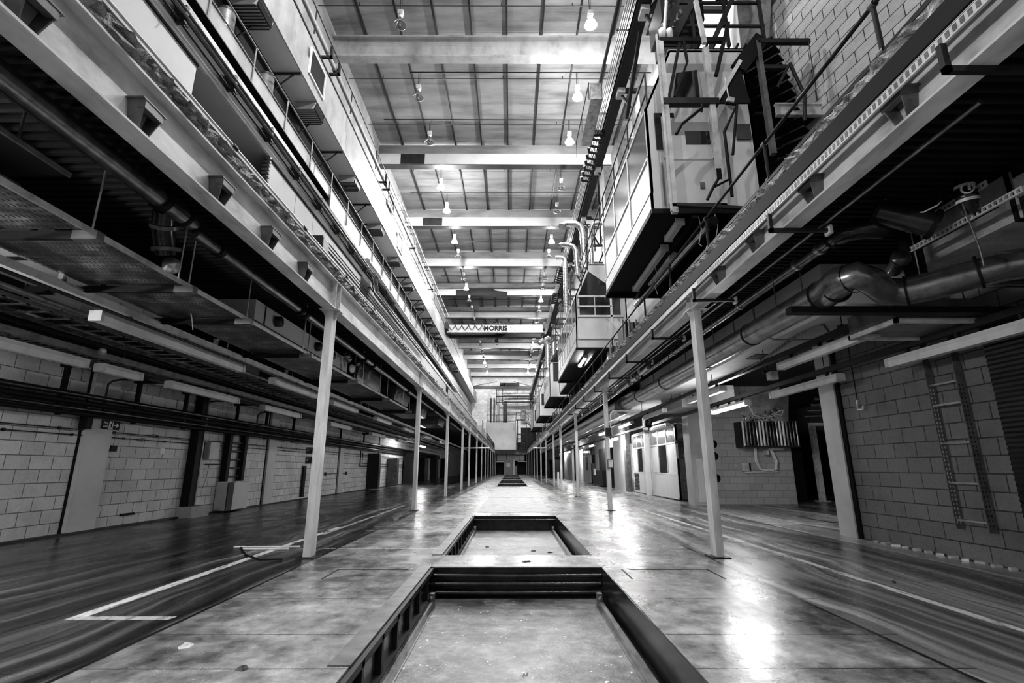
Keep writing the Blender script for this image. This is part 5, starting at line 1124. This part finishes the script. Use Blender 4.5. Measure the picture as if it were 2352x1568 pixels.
MB().box(4.88, 5.5, 8.76, 8.8, 9.68, 9.76).build('rim', M['dark_steel'], t)
# upper machinery platform
t = thing('machinery_platform', 'cluttered steel platform with motors and grating above the nearest cabin', 'platform', (3.9, 8.8, 9.6))
m = MB()
for q in range(9): m.bar((3.9+q*.16, 8.5, 9.75), (3.9+q*.16, 11.5, 9.75), .03, .05)
for q in range(6): m.bar((3.8, 8.6+q*.55, 9.7), (5.3, 8.6+q*.55, 9.7), .03, .05)
m.build('grating', M['black'], t)
m = MB()
for x in (3.8, 4.5, 5.25): m.bar((x, 8.5, 9.7), (x, 8.5, 12.3), .06, .06)
for z in (10.2, 10.8, 11.3): m.bar((3.5, 8.5, z), (5.3, 8.5, z), .05, .05)
m.bar((3.0, 8.4, 9.2), (3.6, 8.4, 11.0), .06, .06).bar((3.9, 8.4, 9.2), (5.2, 8.4, 12), .14, .1).bar((3.4, 8.4, 9.9), (4.6, 8.4, 12.4), .1, .12)
m.build('frame', M['dark_steel'], t)
MB().box(3.35, 4.3, 9.0, 9.9, 10.9, 11.6).box(3.2, 4.0, 8.6, 9.2, 9.9, 10.2).build('plant_box', M['black_gloss'], t)
m = MB()
for q in range(8): m.lathe((3.3+.1*(q % 4)+random.uniform(-.05,.05), 8.5+random.uniform(-.1,.2), 10.3+.11*q), [(0,0),(0,.07),(.14,.07),(.14,0)], 10, (random.uniform(-1,1), random.uniform(-1,1), random.uniform(-.5,.5)))
m.build('motors', M['mid_steel'], t)
MB().tube([(3.05, 8.4, 9.2), (3.2, 8.4, 10.3), (3.35, 8.5, 11.2)], .035, 8).lathe((3.08, 8.35, 9.75), [(0,.0),(.02,.06),(.2,.06),(.22,0)], 10).lathe((3.24, 8.35, 9.75), [(0,.0),(.02,.06),(.2,.06),(.22,0)], 10).build('bottle_pair', M['cable_white'], t)
MB().bar((3.2, 8.3, 8.6), (3.55, 8.3, 9.35), .1, .06).box(3.1, 3.28, 8.26, 8.3, 8.45, 8.66).build('diagonal_foot', M['steel_paint'], t)
# walkway rail and brackets between crane runway and cabins
rail('handrail', 2.62, [8.75, 8.3], 8.2, 18, 1.55, 'thin dark handrail on the roof edge of the nearest cabin', 7.8, .018, 'dark_steel')
for k, (y, z) in enumerate([(9.3, 9.3), (12.5, 9.7), (15, 10)]):
    t = thing('roof_vent_duct', 'square trunk duct standing between cabins and runway, %s from the camera' % od(k), 'air duct', (4.4, y+4, 9.1), 'trunk ducts behind the cabins')
    MB().box(3.9, 4.8, y+3.6, y+4.6, 9.1, 12.6+.5*k).build('duct_body', M['galv'], t)
    MB().box(3.88, 4.82, y+3.58, y+4.62, 10.6, 10.66).build('flange', M['dark_steel'], t)
# right crane runway: girder, conductor bars, struts
t = thing('runway_girder', 'dark crane runway girder on the right with thin conductor bars', 'crane runway', (3.75, -2, 14))
MB().box(3.62, 3.98, -2, 97, 14.02, 14.06).box(3.78, 3.82, -2, 97, 14.06, 14.75).box(3.62, 3.98, -2, 97, 14.75, 14.8).build('girder', M['dark_steel'], t)
for q in range(5): MB().box(3.28+q*.06, 3.305+q*.06, -2, 97, 14.12, 14.16).build('conductor_bar', M['light_steel'], t)
MB().box(3.56, 3.62, -2, 97, 14.1, 14.2).build('cable_duct', M['black'], t)
m = MB(); y = 5.
while y < 96: m.box(3.22, 3.8, y, y+.05, 14.16, 14.22); y += 3.7
m.build('insulator', M['black'], t)
for k, (y, n) in enumerate([(17.2, 8), (31, 6), (36, 5), (48, 6)]):
    t = thing('collector_hose', 'coil of black ribbed hose on the right crane runway, %s' % ['near the third lamp', 'farther along', 'third along', 'far away'][k], 'hose', (3.4, y, 14), 'ribbed hoses on the crane runway')
    m = MB()
    for q in range(n): m.tube([(3.2, y+q*.42, 14.06), (3.24, y+q*.42+.12, 13.94), (3.6, y+q*.42+.2, 13.94), (3.66, y+q*.42+.1, 14.06)], .075, 8)
    m.build('coil', M['rubber'], t)
    MB().box(3.18, 3.68, y-.25, y-.1, 13.9, 14.1).build('end_plate', M['black'], t)
for k, y in enumerate([11.6, 14.8, 19.5, 24, 30, 37, 44, 52, 60]):
    t = thing('runway_stay', 'steel stay bracket fixing the right runway to the wall, %s from the camera' % od(k), 'bracket', (4.4, y, 14), 'stays of the right crane runway')
    MB().bar((3.9, y, 14.05), (6.4, y, 14.05), .14, .14).bar((3.85, y, 13.9), (4.6, y, 12.5), .07, .07).build('stay', M['dark_steel'], t)
    MB().box(3.7, 3.95, y-.2, y+.2, 13.85, 14.03).build('shoe_plate', M['steel_paint'], t)
solo('long_diagonal', MB().bar((3.9, 11.8, 14.0), (4.8, 9.2, 13.6), .12, .12).bar((3.8, 12, 13.7), (3.6, 13.4, 11.8), .1, .1), M['dark_steel'], 'dark diagonal strut from the runway to the top of the frame', 'strut')
solo('side_pipe', MB().tube([(3.15, -1, 14.5), (3.15, 15, 14.5)], .055, 10).tube([(3.13, 15, 14.5), (3.13, 18.2, 14.5)], .04, 8), M['dark_steel'], 'thick dark pipe left of the crane runway near the lit lamps', 'pipe')
t = thing('inspection_cradle', 'dark inspection cradle hanging beside the right crane runway', 'cradle', (3.1, 15.4, 13.6))
MB().box(2.75, 3.15, 14.6, 17.2, 13.55, 13.6).box(2.75, 3.15, 14.6, 14.65, 13.6, 14.2).build('deck', M['galv_dark'], t)
MB().bar((2.7, 14.6, 14.2), (2.7, 18, 14.3), .03, .03).bar((2.7, 14.7, 13.6), (2.7, 14.7, 14.2), .03, .03).bar((2.7, 16.4, 13.6), (2.7, 16.4, 14.2), .03, .03).bar((2.7, 18, 13.6), (2.7, 18, 14.3), .03, .03).build('guard', M['dark_steel'], t)
# spiral vent pipes
def vent(pts, r, lb):
    t = thing('spiral_vent_pipe', lb, 'vent pipe', pts[0], 'spiral vent pipes on the right')
    MB().tube(pts, r, 16).build('pipe_run', M['galv'], t)
    m = MB(); a, b_ = Vector(pts[0]), Vector(pts[1]); L = (b_-a).length; q = .15
    while q < L-.1: m.lathe(a.lerp(b_, q/L), [(-.008, r*1.03), (.008, r*1.03)], 16, b_-a); q += .18
    m.build('seam', M['galv_dark'], t)
vent([(3.0, 18.9, 9.1), (2.98, 19, 10.7), (2.9, 19, 11.0), (2.7, 19, 11.13), (2.3, 19, 11.13), (2.15, 19.0, 11.05), (2.08, 18.9, 10.95)], .13, 'tallest spiral vent pipe on the second cabin, bent to the left')
vent([(2.75, 19.3, 9.0), (2.72, 19.4, 10.1), (2.62, 19.4, 10.3), (2.4, 19.4, 10.35), (2.1, 19.4, 10.35), (2.0, 19.3, 10.25)], .1, 'shorter spiral vent pipe just left of the tallest one')
vent([(3.35, 19.3, 9.1), (3.35, 19.3, 11.0), (3.45, 19.3, 11.25), (3.6, 19.3, 11.3), (4.2, 19.3, 11.3)], .09, 'smooth vent pipe bending right behind the tallest one')
vent([(2.9, 25, 9.1), (2.9, 25, 12.0), (2.85, 25, 12.2), (2.7, 25, 12.25), (2.4, 25, 12.25)], .12, 'vent pipe at the far end of the second cabin roof')
vent([(2.9, 38.5, 8.9), (2.9, 38.5, 10.6), (2.8, 38.5, 10.9), (2.5, 38.4, 11), (2.2, 38.3, 10.8)], .2, 'fat curved vent pipe on the third cabin')
vent([(3.4, 38.8, 8.9), (3.4, 38.8, 10.9), (3.3, 38.8, 11.2), (3.0, 38.7, 11.3), (2.7, 38.6, 11.1)], .2, 'second fat curved vent pipe beside the one on the third cabin')
# pipes, ladders and boxes along the right wall above the cabins
for k, (x, z, r, v) in enumerate([(5.9, 12.2, .1, 'galv'), (6.0, 11.4, .07, 'mid_steel'), (5.6, 10.6, .12, 'galv_dark'), (5.2, 13.0, .05, 'dark_steel')]):
    solo('wall_main', MB().tube([(x, 12.5, z), (x, 90, z)], r, 10), M[v], 'lengthwise pipe high above the right cabins, %s from the top' % ['second', 'third', 'lowest', 'topmost'][k], 'pipe', 'pipes above the cabins', (x, 12.5, z))
for k in range(12):
    y = 20+k*5.5
    t = thing('service_gantry', 'small railed gantry with equipment above the right cabins, %s from the camera' % od(k), 'gantry', (3.9, y, 11), 'gantries above the right cabins')
    m = MB().bar((3.2, y, 10.6), (5.6, y, 10.6), .08, .08).bar((3.2, y, 11.6), (4.6, y, 11.6), .05, .05).bar((3.2, y, 10.6), (3.2, y, 11.6), .05, .05).bar((3.9, y, 10.6), (3.9, y, 13.9), .07, .07).bar((3.2, y, 10.6), (3.2, y+1.5, 10.6), .05, .05).bar((3.2, y, 11.6), (3.2, y+1.5, 11.6), .05, .05).bar((3.2, y+1.5, 10.6), (3.2, y+1.5, 11.6), .05, .05)
    m.build('frame', M['dark_steel'], t)
    MB().box(4.1, 4.9, y+.1, y+.9, 10.65, 11.4+.3*(k % 3)).build('equipment_box', M['galv' if k % 2 else 'black_gloss'], t)
t = thing('access_platform', 'pale platform with railing beyond the second cabin on the right gallery', 'platform', (3.8, 27.5, 5.3))
MB().box(3.0, 4.5, 26.6, 30.5, 5.6, 5.7).build('deck', M['dark_steel'], t)
MB().box(3.9, 4.4, 27, 30, 5.7, 7.4).build('cupboard', M['panel'], t)
MB().tube([(3.0, 26.7, 6.7), (3.0, 30.4, 6.7)], .025, 6).tube([(3.0, 26.7, 5.7), (3.0, 26.7, 6.7)], .025, 6).tube([(3.0, 30.4, 5.7), (3.0, 30.4, 6.7)], .025, 6).build('rail', M['dark_steel'], t)
for k, (y, h_) in enumerate([(14.3, 1.5), (16.2, 1.1), (28, 1.2), (40, 1.4), (53, 1.3)]):
    t = thing('gallery_machine', 'machine with pipework on the right gallery floor, %s from the camera' % od(k), 'machine', (3.9, y, 4.42), 'machines on the right gallery')
    MB().box(3.4, 4.3, y, y+1.1, 4.42, 4.42+h_*.7).build('body', M['galv_dark'], t)
    m = MB()
    for q in range(4): m.tube([(3.3+q*.2, y-.1, 4.5), (3.3+q*.2, y-.1, 4.6+h_*.6), (3.4+q*.2, y+.3, 4.7+h_*.6)], .035, 8)
    m.build('pipework', M['mid_steel'], t)
# ------------------------------------------------------------------ overhead crane
t = thing('bridge_crane', 'overhead travelling crane across the hall with name board and looped cables', 'crane', (-1.5, 50, 14.8))
for y in (49.6, 51.6): MB().box(-6.6, 3.5, y-.15, y+.15, 14.75, 15.55).box(-6.6, 3.5, y-.25, y+.25, 14.7, 14.75).build('girder', M['concrete' if y < 50 else 'dark_steel'], t)
MB().box(-6.66, -6.4, 48.6, 52.6, 14.9, 15.6).box(3.25, 3.55, 48.6, 52.6, 14.9, 15.6).build('end_carriage', M['dark_steel'], t)
sb = MB().box(-2.6, -.6, 49.36, 49.42, 14.78, 15.46).build('name_board', M['panel'], t)
lt = text_obj('MORRIS', .68, (-1.6, 49.345, 15.11), (PI/2, 0, 0), M['black'], sb, .015, off=.03)
w = MB()
for i in range(6):
    x0 = -6.4 + i*.68; pts = [(x0+.68*q/8, 49.3, 15.5-.5*(1-(2*q/8-1)**2)) for q in range(9)]
    w.tube(pts, .03, 6)
w.build('festoon_cable', M['black'], t)
MB().box(-2.2, -.9, 49.6, 51.6, 15.56, 15.75).lathe((-1.9, 50.5, 15.95), [(0,0),(0,.25),(.9,.25),(.9,0)], 14, (1,0,0)).box(-.6, .3, 50, 50.6, 15.6, 16.0).build('hoist_trolley', M['black_gloss'], t)
MB().tube([(-1.5, 50.5, 15.6), (-1.5, 50.5, 14.3)], .03, 6).lathe((-1.5, 50.5, 14.1), [(-.15,0),(-.15,.2),(.15,.2),(.15,0)], 12, (0,1,0)).tube([(-1.5,50.5,14.0),(-1.35,50.5,13.85),(-1.4,50.5,13.7),(-1.55,50.5,13.7)], .04, 6).build('hook_block', M['black'], t)
t = thing('bridge_crane', 'second, dark travelling crane close to the far end wall', 'crane', (-1.5, 88, 15))
MB().box(-6.7, 3.7, 88, 88.4, 14.9, 15.4).build('girder', M['dark_steel'], t)
MB().box(-1, 1.5, 87.8, 88.8, 15.4, 15.9).lathe((-2, 88.3, 15.7), [(0,0),(0,.3),(1.2,.3),(1.2,0)], 12, (1,0,0)).build('hoist_trolley', M['black'], t)
MB().bar((-6.5, 88.2, 15.4), (-2.5, 88.2, 16.2), .12, .12).bar((3.5, 88.2, 15.4), (.5, 88.2, 16.2), .12, .12).build('tie_bar', M['dark_steel'], t)

# ------------------------------------------------------------------ far end: pipework, stairs, box, doors
solo('end_box', MB().box(-4.6, .95, 92.5, 96.5, 4.45, 9.3), M['panel'], 'large pale box enclosure standing on the far end platform', 'enclosure', None, (-1.8, 94.5, 4.45))
solo('end_box', MB().box(1.3, 4.6, 94, 96.5, 4.45, 8.5), M['dark_steel'], 'darker box enclosure right of the large pale one at the far end', 'enclosure', None, (3, 95, 4.45))
t = thing('pipe_rack', 'pipe rack with stacked horizontal pipes high on the far wall', 'pipe rack', (0, 96, 12))
m = MB()
for z in (13.3, 14.5): m.bar((-2.9, 96.5, z+.2), (4.6, 96.5, z+.2), .2, .2)
for x in (-2.8, -1.6, 1.2, 4.2): m.bar((x, 96.3, 13), (x, 96.3, 16.6), .14, .14)
m.bar((-2.9, 96.3, 16.5), (4.6, 96.3, 16.5), .14, .2).bar((-2.9, 96.3, 15.8), (4.6, 96.3, 15.8), .06, .06)
m.build('rack_frame', M['dark_steel'], t)
for z, r in ((13.75, .28), (14.95, .34), (12.9, .18)): MB().tube([(-1.3, 95.9, z), (4.2, 95.9, z)], r, 12).build('pipe', M['galv'], t)
for x in (-3.9, -3.3, -2.5): solo('riser_pipe', MB().tube([(x, 97.5, 9.5), (x, 97.5, 14.5)], .12, 8), M['light_steel' if x > -3 else 'dark_steel'], 'vertical riser pipe on the far wall, %s' % {-3.9: 'leftmost', -3.3: 'middle', -2.5: 'rightmost'}[x], 'pipe', 'riser pipes on the far wall')
solo('tower_post', MB().box(-1.5, -.7, 95.5, 96.3, 9.3, 13.2), M['dark_steel'], 'thick dark tower post rising from the far pale box', 'post')
t = thing('end_staircase', 'steel staircase with landing coming down in front of the far wall', 'staircase', (2.5, 92, 4.45))
MB().box(.9, 2.6, 90.6, 92, 9.6, 9.75).build('landing', M['dark_steel'], t)
MB().bar((2.6, 90.6, 9.6), (5.2, 90.6, 7.2), .1, .35).bar((2.6, 92, 9.6), (5.2, 92, 7.2), .1, .35).build('stringer', M['mid_steel'], t)
for q in range(8): MB().box(2.7+q*.32, 2.98+q*.32, 90.6, 92, 9.35-q*.3, 9.4-q*.3).build('tread', M['dark_steel'], t)
m = MB()
for x in (.95, 1.7, 2.55): m.tube([(x, 90.6, 9.7), (x, 90.6, 11)], .04, 6)
m.tube([(.95, 90.6, 11), (2.55, 90.6, 11), (5.2, 90.6, 8.5)], .045, 6).tube([(.95, 90.6, 10.4), (2.55, 90.6, 10.4), (5.2, 90.6, 7.9)], .035, 6)
for q in range(4): m.tube([(3.2+q*.65, 90.6, 9-q*.6), (3.2+q*.65, 90.6, 10.4-q*.6)], .035, 6)
m.build('handrail', M['dark_steel'], t)
solo('end_door', MB().box(2.0, 3.0, 97.9, 97.95, 9.8, 12.4), M['mid_steel'], 'grey door at the top of the far staircase', 'door')
t = thing('equipment_frame', 'open steel frame with shelves below the far landing', 'frame', (2, 92.5, 4.45))
MB().box(1.1, 1.25, 91, 91.2, 5.5, 9.6).box(2.7, 2.85, 91, 91.2, 5.5, 9.6).box(1.1, 2.85, 91, 91.2, 5.5, 5.6).box(1.1, 2.85, 91, 91.2, 6.3, 6.4).box(1.1, 2.85, 91, 91.2, 7.1, 7.2).build('frame', M['dark_steel'], t)
MB().box(1.25, 1.8, 91.3, 91.4, 5.7, 8.7).build('panel', M['light_steel'], t)
rail('handrail', 92.2, [0], 0, 0, 1, '', 0) if False else None
t = thing('end_handrail', 'dark handrail along the top of the far pale box', 'handrail', (-2, 92.4, 9.3))
MB().tube([(-4.5, 92.6, 10.7), (.9, 92.6, 10.7)], .05, 6).tube([(-4.5, 92.6, 9.6), (.9, 92.6, 9.6)], .05, 6).build('rail', M['dark_steel'], t)
for x in (-4.4, -2.6, -.8, .8): MB().tube([(x, 92.6, 9.3), (x, 92.6, 10.7)], .05, 6).build('post', M['dark_steel'], t)
# ground level at the far end
for k, (x0, x1, z0, z1, mt, lb) in enumerate([(-2.7, -.85, 2.6, 3.7, 'plaster', 'left of the hanging curtain panels above the far doorway'), (-.75, 1.5, 2.6, 3.7, 'plaster', 'middle hanging curtain panel above the far doorway'), (1.6, 2.6, 2.6, 3.7, 'panel', 'right hanging curtain panel above the far doorway')]):
    solo('strip_curtain', MB().box(x0, x1, 98, 98.04, z0, z1), M[mt], lb, 'curtain', 'curtains above the far doorway')
t = thing('end_kiosk', 'dark booth with a small lit window at the end of the aisle', 'booth', (-.6, 97.5, 0))
MB().box(-1.3, .35, 97.4, 98.2, 0, 2.7).build('body', M['mid_steel'], t)
MB().box(-.85, -.15, 97.36, 97.4, 1.45, 2.15).build('window_pane', M['cable_white'], t)
solo('end_jamb', MB().box(.4, .7, 97.5, 97.7, 0, 2.7), M['cable_white'], 'white door jamb beside the dark booth at the far end', 'door jamb')
solo('low_screen', MB().box(.75, 1.2, 97.6, 97.8, 0, 1.6), M['mid_steel'], 'low grey panel right of the white jamb at the far end', 'panel')
solo('end_light', MB().box(1.3, 3.1, 97.5, 97.65, 2.35, 2.5), M['cable_white'], 'pale fluorescent batten above the right far opening', 'light fixture')
solo('end_light', MB().box(-2.8, -1.3, 97.5, 97.65, 2.3, 2.5), M['cable_white'], 'pale fluorescent batten above the left far opening', 'light fixture')
struct('wall_end_lower', MB().box(-8.6, -2.8, 98, 98.2, 0, 4.3).box(3.2, 7, 98, 98.2, 0, 4.3), M['dark_steel'])

# ------------------------------------------------------------------ camera, world, render view
cam = bpy.data.cameras.new('camera'); co = bpy.data.objects.new('camera', cam); COL.objects.link(co)
cam.sensor_width = 36; cam.lens = 36*1147.17/2352; cam.clip_start = .05; cam.clip_end = 500
co.location = (0, 0, 1.25); co.rotation_euler = (PI/2 + .2478, 0, -.00216)
S.camera = co
w = bpy.data.worlds.new('world'); S.world = w; w.use_nodes = True
w.node_tree.nodes['Background'].inputs[0].default_value = (1, 1, 1, 1)
w.node_tree.nodes['Background'].inputs[1].default_value = WORLD_W
S.view_settings.view_transform = 'Standard'; S.view_settings.look = 'None'
S.view_settings.exposure = EXPO; S.view_settings.gamma = 1
C_ = S.cycles
C_.max_bounces = 7; C_.diffuse_bounces = 3; C_.glossy_bounces = 3; C_.transmission_bounces = 3; C_.transparent_max_bounces = 8
C_.use_adaptive_sampling = True; C_.adaptive_threshold = .04; C_.sample_clamp_indirect = 8
